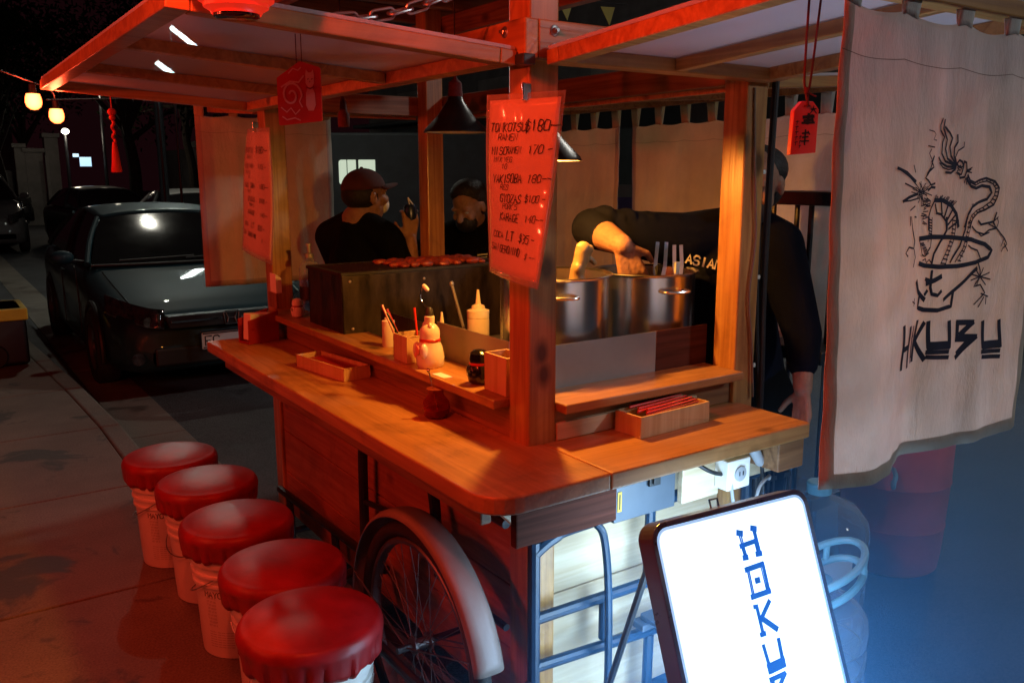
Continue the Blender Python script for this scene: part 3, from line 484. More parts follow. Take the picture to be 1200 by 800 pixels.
# counter in two boards that meet beside the corner post
rp=round_poly([(.95,3.70),(.95,1.48),(1.292,1.48),(1.292,3.70)],[.012,.09,.0,.0])
b=MB(); b.prism(rp,.876,.92); b.build('counter',W['counter'],cart,bevel=.006,seg=3)
b=MB(); b.prism(round_poly([(1.294,1.48),(2.04,1.48),(2.04,1.80),(1.294,1.80)],[0,.012,0,0]),.876,.9195); b.build('counter',W['counterx'],cart,bevel=.005,seg=3)
b=MB(); b.box(1.0,1.03,1.60,3.62,.815,.874); b.build('counter_rail',W['darky'],cart,bevel=.004)
b=MB(); b.box(1.10,1.418,1.60,1.625,.73,.872); b.build('apron',M['brown_board'],cart,bevel=.004)
b=MB(); b.box(1.655,1.80,1.60,1.62,.72,.872); b.build('apron',W['plyx'],cart,bevel=.003)
b=MB(); b.box(1.93,2.04,1.50,1.63,.785,.872); b.build('apron',W['darkx'],cart,bevel=.004)
b=MB(); b.box(1.925,2.18,1.635,1.655,.725,.83); b.build('apron',W['plyx'],cart,bevel=.003)
for y in (1.72,2.55,3.35):
    b=MB(); b.prism([(0,0),(.22,0),(.22,-.17),(.17,-.17)],-.02,.02,M=Matrix.Translation((1.03,y,.874))@rotm('X',90)); b.build('counter_bracket',W['plyx'],cart,bevel=.003)
# raised shelves
b=MB(); b.box(1.198,1.36,1.848,3.69,1.005,1.03); b.build('shelf',W['counter'],cart,bevel=.004)
b=MB(); b.box(1.252,1.272,1.848,3.67,.921,1.004); b.build('shelf_riser',W['darky'],cart,bevel=.002)
b=MB(); b.box(1.337,2.018,1.715,1.90,1.0,1.026); b.build('shelf',W['counterx'],cart,bevel=.004)
b=MB(); b.box(1.337,2.018,1.768,1.79,.921,.999); b.build('shelf_riser',W['darkx'],cart,bevel=.002)
b=MB(); b.box(1.337,1.86,1.752,1.766,.921,.968); b.build('shelf_riser',W['plyx'],cart,bevel=.002)
# body boards
def boards(name, n, z0, z1, fn, m):
    b=MB(); h=(z1-z0)/n
    for i in range(n): fn(b,z0+i*h+.002,z0+(i+1)*h-.002)
    return b.build(name,m,cart,bevel=.003)
boards('side_panel',4,.10,.872,lambda b,a,c:b.box(1.256,1.276,1.85,3.67,a,c),W['side'])
boards('side_panel',4,.10,.872,lambda b,a,c:b.box(2.075,2.095,1.85,3.67,a,c),W['darky'])
boards('front_panel',4,.05,.862,lambda b,a,c:b.box(1.34,2.015,1.795,1.815,a,c),W['plyx'])
boards('rear_panel',4,.10,.872,lambda b,a,c:b.box(1.34,2.015,3.70,3.72,a,c),W['darkx'])
b=MB(); b.box(1.28,2.07,1.83,3.68,.90,.955); b.build('work_top',M['sheet'],cart,bevel=.003)
b=MB(); b.box(1.28,2.07,1.85,3.66,.12,.15); b.build('floor_board',W['darky'],cart)
# splash guards of sheet metal behind the shelves
b=MB(); b.box(1.362,1.80,1.872,1.875,.96,1.15); b.build('splash_guard',M['sheet'],cart)
b=MB(); b.box(1.803,2.02,1.873,1.876,.96,1.15); b.build('splash_guard',M['brown_board'],cart)
b=MB(); b.box(1.364,1.367,2.02,2.44,.96,1.142); b.build('splash_guard',M['sheet'],cart)
b=MB(); b.box(1.364,1.367,2.443,2.86,.96,1.125); b.build('splash_guard',M['grill'],cart)
# upper frame
zb0,zb1=1.883,1.972
b=MB(); b.box(1.205,1.244,1.715,3.81,zb0,zb1); b.build('beam',W['posty'],cart,bevel=.004)
b=MB(); b.box(1.2445,2.15,1.715,1.754,zb0,zb1); b.build('beam',W['postx'],cart,bevel=.004)
b=MB(); b.box(2.111,2.15,1.7545,3.81,zb0,zb1); b.build('beam',W['darky'],cart,bevel=.004)
b=MB(); b.box(1.2445,2.1105,3.771,3.81,zb0,zb1); b.build('beam',W['darkx'],cart,bevel=.004)
for (x,y,ax) in ((1.2,1.80,'x'),(1.2,1.80,'x2'),(1.29,1.71,'y'),(1.29,1.71,'y2'),(2.065,1.71,'y'),(2.065,1.71,'y2')):
    z=1.948 if '2' in ax else 1.907
    Mx=(rotm('Y',-90) if ax[0]=='x' else rotm('X',90)); Mx=Matrix.Translation((x+(.006 if ax[0]=='x' else 0),y+(.006 if ax[0]=='y' else 0),z))@Mx
    b=MB(); b.lathe([(.013,0),(.0135,.002),(.012,.003)],M=Mx,n=20); b.lathe([(.0075,.003),(.0075,.010),(.006,.011)],M=Mx,n=6,smooth=False); b.lathe([(.004,.011),(.004,.016)],M=Mx,n=10)
    b.build('bolt',M['galv'],cart)
# corner hinge block
b=MB(); b.box(1.19,1.225,1.70,1.738,1.865,1.890); b.build('hinge',M['black_steel'],cart,bevel=.003)
# roof: ring beams, rafters and boards
for (a,c,d,e,w) in ((1.19,1.244,1.45,4.05,'darky'),(2.111,2.165,1.45,4.05,'darky')):
    b=MB(); b.box(a,c,d,e,2.24,2.33); b.build('roof_beam',W[w],cart,bevel=.004)
for k in range(7):
    y=1.5+k*.40; b=MB(); b.box(.98,2.40,y,y+.05,2.331,2.40); b.build('rafter',W['darkx'],cart,bevel=.004)
b=MB()
for k in range(11): x=.96+k*.134; b.box(x,x+.128,1.38,4.12,2.402,2.418)
b.build('roof',W['darky'],cart,bevel=.002)
# flap awnings
def awning(Mx, L, D, inner=True, bars=(.33,.66)):
    """frame with hinge line on local x axis (0..L), reaching out along -y to D, rising slightly; z=0 at the hinge"""
    t=.034; w=.045
    fr=MB()
    def bb(x0,x1,y0,y1,z0=0,z1=t): fr.box(x0,x1,y0,y1,z0,z1,0,Mx)
    bb(0,L,-w,0); bb(0,L,-D,-D+w); bb(0,w,-D+w+.001,-w-.001); bb(L-w,L,-D+w+.001,-w-.001)
    f=fr.build('awning_frame',[W['postx']],cart,bevel=.003)
    for q in bars:
        y=L*q; cb=MB(); cb.box(y-.016,y+.016,-D+w+.002,-w-.002,.002,t-.002,0,Mx); cb.build('awning_bar',W['posty'],cart,bevel=.002)
    p=MB(); p.box(.004,L-.004,-D+.004,-.004,t+.001,t+.009,0,Mx); return p.build('awning_panel',M['poly'],cart)
tilt=math.degrees(math.atan2(.052,.78))
# left: hinge line at x=1.2, runs along y
awning(Matrix.Translation((1.198,3.66,1.866))@rotm('Z',-90)@rotm('X',-tilt),1.92,.785,bars=(.36,.68))
# front: hinge line at y=1.71 (not mitred with the left one)
awning(Matrix.Translation((1.262,1.708,1.868))@rotm('X',-tilt),.78,.785,bars=(.5,))
# rear and right
awning(Matrix.Translation((2.04,3.817,1.868))@rotm('Z',180)@rotm('X',-tilt),.80,.70,bars=(.5,))
awning(Matrix.Translation((2.157,1.80,1.868))@rotm('Z',90)@rotm('X',-tilt),1.92,.765,bars=(.36,.68))
# tube frame of the tricycle under the body
def tube(name,pts,r,m,parent=cart,n=10): b=MB(); b.tube(pts,r,n); return b.build(name,m,parent)
BS=M['black_steel']
TF=1.718
def ftube(pts,r=.0115): tube('frame_tube',pts,r*1.3,M['tube_blue'] if pts[0][1]<1.75 and pts[-1][1]<1.75 else BS)
ftube([(1.238,TF,ZR+.20),(1.238,TF,.672)],.013)
ftube(smooth_path([(1.238,TF,.640),(1.30,TF-.004,.672),(1.42,TF,.684),(2.12,TF,.690)],6),.014)
ftube([(1.245,TF,.45),(2.06,TF,.438)],.012); ftube([(1.245,TF,.310),(2.06,TF,.262)],.012)
ftube([(1.484,TF,.445),(1.484,TF,.318)],.012); ftube([(1.652,TF,.680),(1.648,TF,.45)],.012); ftube([(1.66,TF,.275),(1.655,TF,.02)],.012)
ftube([(1.245,TF,.06),(2.06,TF,.04)],.012)
ftube(smooth_path([(1.405,1.665,.70),(1.424,1.655,.66),(1.442,1.655,.52),(1.452,1.66,.30),(1.458,1.67,.0)],8),.0085)
ftube([(2.06,TF,.69),(2.06,TF,-.02)],.013)
# left side tubes
TX=1.205
ftube(smooth_path([(TX,2.716,.27),(TX,2.712,.60),(TX,2.70,.672),(TX,2.66,.69),(TX,2.24,.69),(TX,2.205,.672),(TX,2.19,.62),(TX,2.185,.56)],5),.0135)
ftube([(TX,3.62,.232),(TX,2.78,.262),(TX,2.55,.27)],.0125)
ftube([(TX,3.50,.235),(TX,3.48,.02)],.012); ftube([(TX,3.0,.255),(TX,2.98,.02)],.012)
ftube([(TX,2.70,.47),(TX,2.19,.545)],.008)
ftube(smooth_path([(TX,2.62,.27),(1.02,2.56,.27),(.985,2.40,.262),(.985,1.85,.255),(1.01,1.73,.255),(1.10,1.70,.255),(1.238,TF,.262)],6),.0125)
ftube([(TX,3.60,.03),(TX,1.75,.03)],.012)
ftube([(1.206,1.80,.70),(1.206,2.19,.70)],.010); ftube([(1.206,1.80,.40),(1.206,2.19,.40)],.008)
ftube([(1.206,3.62,.02),(2.15,3.62,.02)],.012); ftube([(1.65,3.62,.02),(1.65,4.6,.35)],.014)
# wheel with its mudguard
wc=Vector((1.10,2.10,.245)); RT=.345
def wheel(cx):
    c=Vector((cx,wc.y,wc.z)); RYm=Matrix.Rotation(R(90),4,'Y')
    b=MB(); b.tube([c+Vector((0,RT*math.cos(a),RT*math.sin(a))) for a in [2*math.pi*k/56 for k in range(56)]],.026,12,closed=True); w=b.build('wheel',M['rubber'],cart)
    r=RT-.032
    b=MB(); b.lathe([(r-.012,-.015),(r,-.017),(r+.006,-.012),(r+.002,0),(r+.006,.012),(r,.017),(r-.012,.015),(r-.016,0),(r-.012,-.015)],c,56,M=RYm,cap=False); b.build('rim',M['dirty_chrome'],w)
    b=MB()
    for k in range(32):
        a=2*math.pi*k/32; o=a+(.55 if k%4<2 else -.55); sx=.024*(1 if k%2 else -1)
        b.tube([c+Vector((sx,.022*math.cos(o),.022*math.sin(o))),c+Vector((0,(r-.012)*math.cos(a),(r-.012)*math.sin(a)))],.0013,5,caps=False)
    b.build('spokes',M['dirty_chrome'],w)
    b=MB(); b.lathe([(.009,-.06),(.009,-.035),(.026,-.03),(.026,-.022),(.016,-.018),(.016,.018),(.026,.022),(.026,.03),(.009,.035),(.009,.06)],c,20,M=RYm); b.build('hub',M['dirty_chrome'],w)
    def fg(u,v):
        a=R(14+172*u); s=(v-.5)*2; rr=RT+.060-.018*s*s*s*s
        return c+Vector((s*.046,-rr*math.cos(a),rr*math.sin(a)))
    b=MB(); b.grid(fg,44,8); b.build('mudguard',M['fender'],cart,solid=.003)
    for a in (20,165):
        a=R(a); 
        for s in (-.05,.05): tube('mudguard_stay',[c+Vector((s,0,0)),c+Vector((s*.96,-(RT+.037)*math.cos(a),(RT+.037)*math.sin(a)))],.003,M['dirty_chrome'],n=6)
wheel(1.10); wheel(2.26)
b=MB(); b.tube([(1.02,2.10,.245),(2.34,2.10,.245)],.011); b.build('axle',BS,cart)
# clamp bracket on the front rail
b=MB(); b.prism(round_poly([(1.60,1.62),(1.70,1.60),(1.76,1.63),(1.70,1.70),(1.60,1.70)],.012),.352,.366); b.build('bracket',M['blue_steel'],cart,bevel=.002)
b=MB(); b.box(1.58,1.66,1.66,1.71,.33,.35); b.build('bracket',M['blue_steel'],cart,bevel=.003)
# ------------------------------------------------------------------ bucket stools
def make_stool(label):
    t=thing('bucket_stool',label,'stool',group='bucket stools in a row along the counter')
    p=[(.132,0),(.136,.004),(.140,.06),(.148,.25),(.150,.262),(.157,.264),(.157,.272),(.151,.275),(.152,.296),(.160,.298),(.160,.306),(.153,.309),(.155,.335),(.166,.337),(.168,.350),(.166,.362),(.158,.366),(.154,.366),(.146,.20),(.131,.008),(0,.008)]
    b=MB(); b.lathe([(0,0)]+p,n=48); b.build('bucket',M['white_plastic'],t,local=True)
    # printed block on the bucket: small lines and a band
    b=MB(); rg=random.Random(4)
    def cyl(u,v,l):   # u = metres round the wall, v = height
        r=.1402+.008*(v-.06)/.19+l; a=R(215)+u/.145; return Vector((r*math.cos(a),r*math.sin(a),v))
    for k in range(9):
        z=.225-k*.0125; b.strokes(text_strokes('NET WT KEEP LID ON'[k%4:k%4+8],-.045,z-.004,.006,0,.2,rg=rg),.0011,cyl,.0008)
    for k in range(7):
        z=.10-k*.009; b.strokes([[(x,z),(x+.012,z)] for x in (-.045,-.03,-.012,.004,.02,.034)],.0016,cyl,.0008)
    b.build('print',M['pale_print'],t,local=True)
    b=MB(); b.strokes(text_strokes('MAYO',-.05,.228,.020,0,.1,rg=rg),.0034,cyl,.0009); b.build('lettering',M['dark_print'],t,local=True)
    # bail handle folded down
    b=MB(); hp=[Vector((.163*math.cos(a),.163*math.sin(a),.30-.10*math.sin((a-R(35))/R(180)*math.pi))) for a in [R(35)+R(180)*k/24 for k in range(25)]]; b.tube(hp,.0022,6); b.build('handle',M['galv'],t,local=True)
    # padded cover gathered over the rim
    def cov(u,v):
        a=2*math.pi*u; rg2=math.sin(a*19)+.6*math.sin(a*31+1.3)+.5*math.sin(a*11+.4)
        if v<.42:
            q=v/.42; r=.170*q; z=.480-.024*q**3.
        elif v<.62:
            q=(v-.42)/.20; r=.170+.021*math.sin(q*math.pi/2); z=.456-.030*(1-math.cos(q*math.pi/2))
        else:
            q=(v-.62)/.38; cr=max(0.,math.sin(a*8+1.6*math.sin(a*3+.5)))**8; c2=max(0.,math.sin(a*13+2.*math.sin(a*2)+1.))**10
            r=.191-.006*q-.010*max(0.,q-.8)/.2+.0025*rg2*q-(.015*cr+.009*c2)*q**.6; z=.426-(.068+.004*math.sin(a*11))*q
        return Vector((r*math.cos(a),r*math.sin(a),z))
    b=MB(); b.grid(cov,160,36); 
    b.build('cushion',M['red_vinyl'],t,local=True)
    return t
M['pale_print']=mat('grey_print',(.42,.36,.34),rough=.6,var=.1)
M['dark_print']=mat('dark_print',(.10,.06,.06),rough=.6,var=.1)
SL=['red cushioned bucket stool farthest up the pavement, at the back end of the row','red cushioned bucket stool second from the far end of the row','middle red cushioned bucket stool of the row of five','red cushioned bucket stool just behind the nearest one','nearest red cushioned bucket stool, cropped by the bottom edge beside the wheel']
SP=[(.768,3.70,0,20,1.),(.812,3.30,0,75,1.),(.793,2.855,0,8,1.),(.803,2.425,0,140,1.),(.737,2.03,0,110,1.04)]
st=None
for i,(x,y,z,a,s) in enumerate(SP):
    if st is None: st=make_stool(SL[0]); o=st
    else: o=copy_tree(st)
    o['label']=SL[i]; o.location=(x,y,z); o.rotation_euler.z=R(a); o.scale=(1,1,s)

# ------------------------------------------------------------------ canvas curtains
def curtain(name, label, mp, Wd, Ht, seed, tabs=4, amp=.012, nf=3.2, sag=.012, m=None, group=None, extra=None, flare=.0, hem=True, rodr=True):
    """mp(u_m, v_m_down, normal) -> world; cloth of width Wd, height Ht"""
    rg=random.Random(seed); ph=[rg.uniform(0,6.28) for _ in range(6)]
    def disp(u,v):
        s=u*nf*6.283/Wd
        k=v/Ht
        d=amp*(.35+.65*k)*(math.sin(s+ph[0])+.5*math.sin(2.3*s+ph[1]+.6*k)+.3*math.sin(4.1*s+ph[2]))
        d+=amp*.5*math.sin(6.283*(u*.9/Wd+k*1.1)+ph[3])
        d+=.0022*math.sin(37*u+19*v+ph[4])*math.sin(29*v-13*u+ph[5])
        if extra: d+=extra(u,k)
        return d
    def P(u,v,l=0.): 
        k=v/Ht
        sg=sag*math.sin(math.pi*((u/Wd*(tabs-1))%1.0))*(1-k)**6 if tabs>1 else 0
        return mp(u,v+sg,disp(u,v)+l)
    o0=thing(name,label,'curtain',tuple(P(Wd/2,0)),0,group)
    b=MB(); NU=(130 if seed==11 else 64); NV=64; hm=.028
    us=[0,hm]+[hm+(Wd-2*hm)*i/(NU-2) for i in range(1,NU-2)]+[Wd-hm,Wd]; vs=[0]+[Ht*j/NV for j in range(1,NV)]
    vs=[v for v in vs if v<Ht-hm]+[Ht-hm,Ht]
    vv=[P(u,v) for v in vs for u in us]; n=len(us); o=len(b.v); b.v+=vv
    for j in range(len(vs)-1):
        for i in range(n-1):
            b.f.append([j*n+i,j*n+i+1,(j+1)*n+i+1,(j+1)*n+i]); b.sm.append(True)
            b.m.append(1 if hem and (i==0 or i==n-2 or j==len(vs)-2) else 0)
    b.build('cloth',[m or M['canvas'],M['hemcloth']],o0,solid=.0016)
    # stitched seam below the heading
    b=MB(); b.strokes([[(Wd*i/60,.082) for i in range(61)]],.0012,lambda u,v,l:P(u,v,l),.0014); b.build('seam',M['hemcloth_dark'],o0)
    tw=.045
    for k in range(tabs):
        u0=(Wd-tw)*k/(tabs-1); b=MB()
        b.grid(lambda a,c:(P(u0+tw*a,0.004,-.001).lerp(mp(u0+tw*a,-.085,-.013),c/.42) if c<.42 else (mp(u0+tw*a,-.085-.012*math.sin((c-.42)/.16*math.pi),-.013+.026*(c-.42)/.16) if c<.58 else mp(u0+tw*a,-.085,.013).lerp(P(u0+tw*a,0.004,.001),(c-.58)/.42))),4,19)
        b.build('tab',m or M['canvas'],o0,solid=.0014)
    b=MB(); b.tube([mp(-.06,-.085,0),mp(Wd+.06,-.085,0)],.010,12); b.build('rod',M['black_steel'],o0)
    return o0,P
M['hemcloth_dark']=fabric('seam_thread',(.22,.19,.15),.1)
cx0,cz0=1.305,1.905
def fmap(u,v,d): return Vector((cx0+u,.938-d,cz0-v-.010*math.sin(3*u)))
def fextra(u,k):
    return .055*k*k*math.exp(-((u-.12)/.11)**2)-.03*k*k*math.exp(-((u-.33)/.09)**2)
fc,FP=curtain('printed_curtain','large cream canvas curtain with navy dragon in a bowl, hanging at right',fmap,.74,.855,11,tabs=5,amp=.0048,nf=2.1,extra=fextra)
b=MB()
def lg(x,z,l):
    return FP(x-cx0,cz0-z,l)
b.strokes([(w*(1.85 if w<.006 else 1.3),[p for p in pts]) for w,pts in LOGO],None,lg,.0028,maxseg=.006)
b.build('emblem',M['ink'],fc)
def rmap(u,v,d): return Vector((1.18+u,4.52-d,1.905-v))
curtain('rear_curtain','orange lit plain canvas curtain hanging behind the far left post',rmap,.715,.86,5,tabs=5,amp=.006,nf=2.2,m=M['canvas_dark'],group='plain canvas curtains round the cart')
def xmap(y1): return lambda u,v,d: Vector((2.915-d,y1-u,1.845-v))
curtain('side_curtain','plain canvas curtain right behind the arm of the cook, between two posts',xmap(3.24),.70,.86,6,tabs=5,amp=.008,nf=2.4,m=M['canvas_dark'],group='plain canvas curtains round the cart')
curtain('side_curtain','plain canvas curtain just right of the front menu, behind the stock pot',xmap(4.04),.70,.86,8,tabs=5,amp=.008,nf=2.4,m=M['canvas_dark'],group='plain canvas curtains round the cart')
curtain('side_curtain','grey looking canvas curtain behind the black cables, next to the printed curtain',xmap(2.50),.72,.90,9,tabs=5,amp=.012,nf=2.0,group='plain canvas curtains round the cart')

# ------------------------------------------------------------------ menus
def sheet(name,label,cat,cor,lines,ink,group,seed,hole=True,bow=.012):
    """cor: TL,TR,BR,BL world corners"""
    TL,TR,BR,BL=[Vector(c) for c in cor]; n=((TR-TL).cross(BL-TL)).normalized()
    if n.dot(Vector((0,0,1.62))-TL)<0: n=-n
    def P(u,v,l=0.):
        a=TL.lerp(TR,u); c=BL.lerp(BR,u); return a.lerp(c,v)+n*(l+bow*math.sin(math.pi*u)+.006*math.sin(5*v+2*u))
    t=thing(name,label,cat,tuple(P(.5,0)),0,group)
    wd=(TR-TL).length; ht=(BL-TL).length
    b=MB(); b.grid(lambda u,v:P(.045+.91*u,.03+.94*v),16,24); b.build('paper',M['paper'],t,solid=.0010)
    b=MB(); b.grid(lambda u,v:P(u,v,.0012),16,24); b.build('laminate',M['clear'],t,solid=.0004)
    b=MB(); rg=random.Random(seed); S=[]
    for (txt,x,y,h,wide) in lines: S+=[(h*.105,[ (p[0]/wd,1-p[1]/ht) for p in s]) for s in text_strokes(txt,x*wd,ht*(1-y)-h,h,.2,.42,rg=rg,wide=wide)]
    S=[(float(w),p) for w,p in S]
    # strokes are given in u,v, so rebuild widths in metres
    def fn(u,v,l): return P(u/wd,v/ht,l)
    S=[(w,[(p[0]*wd,p[1]*ht) for p in s]) for w,s in S]
    b.strokes(S,None,fn,.0032); b.build('handwriting',M['black_ink'],t)
    b=MB(); b.box(-.012,.012,-.003,.003,-.02,.02,0,Matrix.Translation(P(.55,-.005,.003))); b.build('clip',M['chrome'],t,bevel=.002)
    return t
ML=[('TONKOTSU',.08,.150,.019,.80),('RAMEN',.20,.205,.015,.9),('$180--',.56,.140,.024,.78),
('MISO',.10,.275,.018,.8),('RAMEN',.33,.272,.016,.62),('170 -',.62,.268,.019,.85),('MIX VEG',.14,.328,.012,.85),('10',.26,.365,.012,.9),
('YAKI',.12,.425,.019,.72),('SOBA',.34,.42,.019,.72),('180--',.64,.418,.018,.85),('RES',.24,.477,.012,.9),
('GYOZAS',.24,.53,.019,.70),('$100 -',.62,.528,.016,.78),('PORK 5',.28,.582,.012,.85),('KARAGE',.24,.635,.018,.70),('140--',.64,.635,.016,.85),
('COCA',.12,.742,.015,.75),('LT.',.36,.732,.022,.75),('$35 -',.58,.738,.019,.7),('SAN',.08,.815,.016,.7),('GERONIMO',.25,.815,.018,.62),('$ --',.70,.835,.012,1.)]
sheet('menu_sheet','long laminated handwritten menu hanging on the corner post, lit red','menu',[(1.148,1.79,1.800),(1.245,1.605,1.803),(1.182,1.625,1.352),(1.185,1.85,1.372)],ML,None,'handwritten laminated menus',3)
sheet('menu_sheet','narrow looking laminated menu on the far left post, seen edge on','menu',[(1.188,3.73,1.800),(1.196,3.45,1.795),(1.190,3.50,1.245),(1.150,3.80,1.290)],ML,None,'handwritten laminated menus',5)

# ------------------------------------------------------------------ hanging ornaments
# red plaque with a cat under the left flap
t=thing('cat_plaque','square red plaque with a pale cat drawing, hung from the left flap','plaque',(.745,1.95,1.90))
def plq(u,v,l): # u to the right, v up, plaque faces the camera
    ex=Vector((.80,-.60,0)).normalized(); ez=Vector((0,0,1)); ey=ez.cross(ex); 
    return Vector((.745,1.95,1.80))+ex*u+ez*v-ey*(l+.004)
b=MB(); out=round_poly([(-.050,-.075),(.050,-.065),(.050,.052),(.004,.066),(-.050,.030)],.004,3)
vs=[plq(x,y,0) for x,y in out]+[plq(x,y,-.008) for x,y in out]; n=len(out)
b.add(vs,[list(range(n)),[n+i for i in range(n)][::-1]]+[(i,n+i,n+(i+1)%n,(i+1)%n) for i in range(n)]); b.build('board',M['red_card'],t)
b=MB(); F=lambda u,v,l:plq(u,v,l)
sp=[(math.cos(a)*r-.018,math.sin(a)*r*1.25-.008) for a,r in [(k*.42,.024-.0009*k) for k in range(22)]]
b.strokes([(.0045,sp),(.0035,[(-.04,.01),(-.02,.022),(0,.020),(.012,.034)]),(.003,[(-.042,-.035),(-.03,-.045),(-.02,-.036),(-.01,-.05),(.0,-.04)]),(.003,[(-.022,.04),(-.012,.05),(0,.046),(.006,.052)]),(.003,[(-.04,-.055),(-.03,-.062),(-.012,-.058),(.0,-.063)]),(.003,[(.006,-.01),(0,-.022),(.006,-.034)])],None,F,.0008)
cat=[(.016,.038),(.018,.048),(.023,.041),(.029,.041),(.034,.048),(.036,.034),(.035,.018),(.031,.010),(.036,-.004),(.037,-.03),(.032,-.042),(.020,-.042),(.015,-.03),(.016,-.004),(.021,.010),(.016,.018)]
b.add([plq(x,y,.0007) for x,y in cat],[list(range(len(cat)))]); b.build('cat_drawing',M['pink'],t)
b=MB(); b.strokes([(.002,[(.021,.026),(.023,.028)]),(.002,[(.030,.026),(.032,.028)]),(.0028,[(.018,.009),(.026,.006),(.034,.010)]),(.0016,[(.026,.02),(.026,.022)])],None,F,.0016); b.build('cat_marks',M['red_dark'],t)
b=MB()
for s in (-.004,.008): b.tube([plq(s,.062,-.004),plq(s*1.0,.125,-.004)],.0012,6)
b.build('cord',M['maroon_cord'],t)
# wooden wish tag under the front flap
t=thing('wish_tag','red wooden tag with black brush characters hung under the front flap','tag',(1.34,1.03,1.92))
ex=Vector((.86,-.36,0)).normalized(); ezt=Vector((.02,0,1)).normalized(); eyt=ezt.cross(ex).normalized()
def tg(u,v,l): return Vector((1.338,1.03,1.70))+ex*u+ezt*v-eyt*l
out=[(-.026,-.050),(.024,-.046),(.024,.030),(.012,.044),(-.010,.044),(-.024,.028)]; n=6
b=MB(); vs=[tg(x,y,.007) for x,y in out]+[tg(x,y,-.007) for x,y in out]; b.add(vs,[list(range(n)),[n+i for i in range(n)][::-1]]+[(i,n+i,n+(i+1)%n,(i+1)%n) for i in range(n)],0); b.build('board',M['red_card'],t,bevel=.001)
b=MB(); K=[]
def br(w,*p): K.append((w,[(x/1000,y/1000) for x,y in p]))
br(.0022,(8,30),(18,31));br(.0020,(13,36),(12,30),(7,23));br(.0020,(13,30),(19,23))
br(.006,(-6,16),(14,18));br(.005,(-4,10),(12,12));br(.005,(4,22),(3,5));br(.004,(-8,6),(16,7));br(.004,(10,20),(13,9))
br(.003,(0,-6),(0,-32));br(.0028,(-6,-12),(7,-11));br(.0028,(-5,-19),(6,-18));br(.0026,(-7,-26),(8,-25));br(.0022,(5,-8),(9,-14))
for k in range(5): br(.0014,(-20,8-k*9),(-14,9-k*9)); br(.0014,(-17,10-k*9),(-18,3-k*9)); 
for k in range(3): br(.0014,(-11,-18-k*8),(-7,-17-k*8)); br(.0014,(-9,-16-k*8),(-10,-22-k*8))
b.strokes(K,None,tg,.0082); b.build('brush_writing',M['black_ink'],t)
b=MB(); b.lathe([(.0,0),(.006,0),(.006,.003)],tg(0,.034,.0075),12,M=Matrix.Identity(4)); 
b.tube(smooth_path([tg(0,.034,.010),tg(.0,.05,.004),tg(-.004,.075,0),tg(-.006,.12,0),tg(-.007,.225,0)],4),.0022,6); b.tube(smooth_path([tg(0,.034,.010),tg(.003,.055,.002),tg(.008,.09,0),tg(.016,.225,0)],4),.0022,6)
b.ell(tg(0,.062,.003),(.006,.005,.007)); b.tube([tg(.0,.06,.004),tg(.016,.052,.008)],.0016,6)
b.build('cord',M['maroon_cord'],t)
# tassel
t=thing('red_tassel','red silk tassel with a knot hanging from the far corner flap','tassel',(.645,3.63,1.90))
b=MB(); b.tube([(.645,3.63,1.905),(.645,3.63,1.86)],.002,6); b.ell((.645,3.63,1.845),(.016,.010,.014)); b.ell((.645,3.63,1.825),(.011,.010,.012))
b.tube([(.645+.004*math.sin(k*1.3),3.63+.004*math.cos(k*1.3),1.815-.007*k) for k in range(13)],.0055,8); b.build('knot',M['red_thread'],t)
b=MB(); b.lathe([(.007,1.735),(.010,1.715),(.0125,1.69),(.015,1.66),(.020,1.625),(.019,1.622),(0,1.624)],(.645,3.63,0),18); b.build('fringe',M['red_thread'],t)
# chain from the flap to the post
t=thing('support_chain','steel chain holding up the left flap near the corner post','chain',(.60,1.765,1.93))
a=Vector((.585,1.765,1.925)); c=Vector((1.235,1.765,2.12)); N=15
for k in range(N):
    f=(k+.5)/N; p=a.lerp(c,f)+Vector((0,0,-.06*math.sin(math.pi*f))); f2=(k+.6)/N; q=a.lerp(c,f2)+Vector((0,0,-.06*math.sin(math.pi*f2)))
    d=(q-p).normalized(); up=Vector((0,1,0)) if k%2 else d.cross(Vector((0,1,0))).normalized(); s=d.cross(up)
    up=(up+ s*.3).normalized()
    hl=.030; hw=.0115; pts=[]
    for j in range(8): th=-math.pi/2+math.pi*j/7; pts.append(p+d*(hl-hw+hw*math.cos(th))+up*hw*math.sin(th))
    for j in range(8): th=math.pi/2+math.pi*j/7; pts.append(p+d*(-(hl-hw)+hw*math.cos(th))+up*hw*math.sin(th))
    b=MB(); b.tube(pts,.0032,7,closed=True); b.build('chain_link',M['galv'],t)
# paper lantern on the near edge of the flap
t=thing('paper_lantern','red paper lantern at the near edge of the left flap, cut by the frame','lantern',(.525,1.672,1.90))
b=MB(); lp=[]
for k in range(41):
    f=k/40; z=1.905+.24*f; r=.042+.062*math.sin(math.pi*f)**.8+.0022*math.cos(k*math.pi/1.)
    lp.append((r,z))
b.lathe(lp,(.525,1.672,0),36,cap=False); b.build('shell',M['lantern_paper'],t)
b=MB(); b.lathe([(.0,1.898),(.036,1.898),(.041,1.901),(.042,1.908),(.04,1.91)],(.525,1.672,0),30); b.build('rim',M['black_glaze'],t); b=MB(); b.lathe([(.05,2.145),(.056,2.147),(.057,2.158),(.02,2.162),(0,2.162)],(.525,1.672,0),30); b.build('rim',M['black_glaze'],t)
b=MB(); b.tube([(.525,1.672,2.162),(.53,1.69,2.35),(1.0,1.75,2.37)],.0022,6); b.build('cord',M['black_cable'],t)
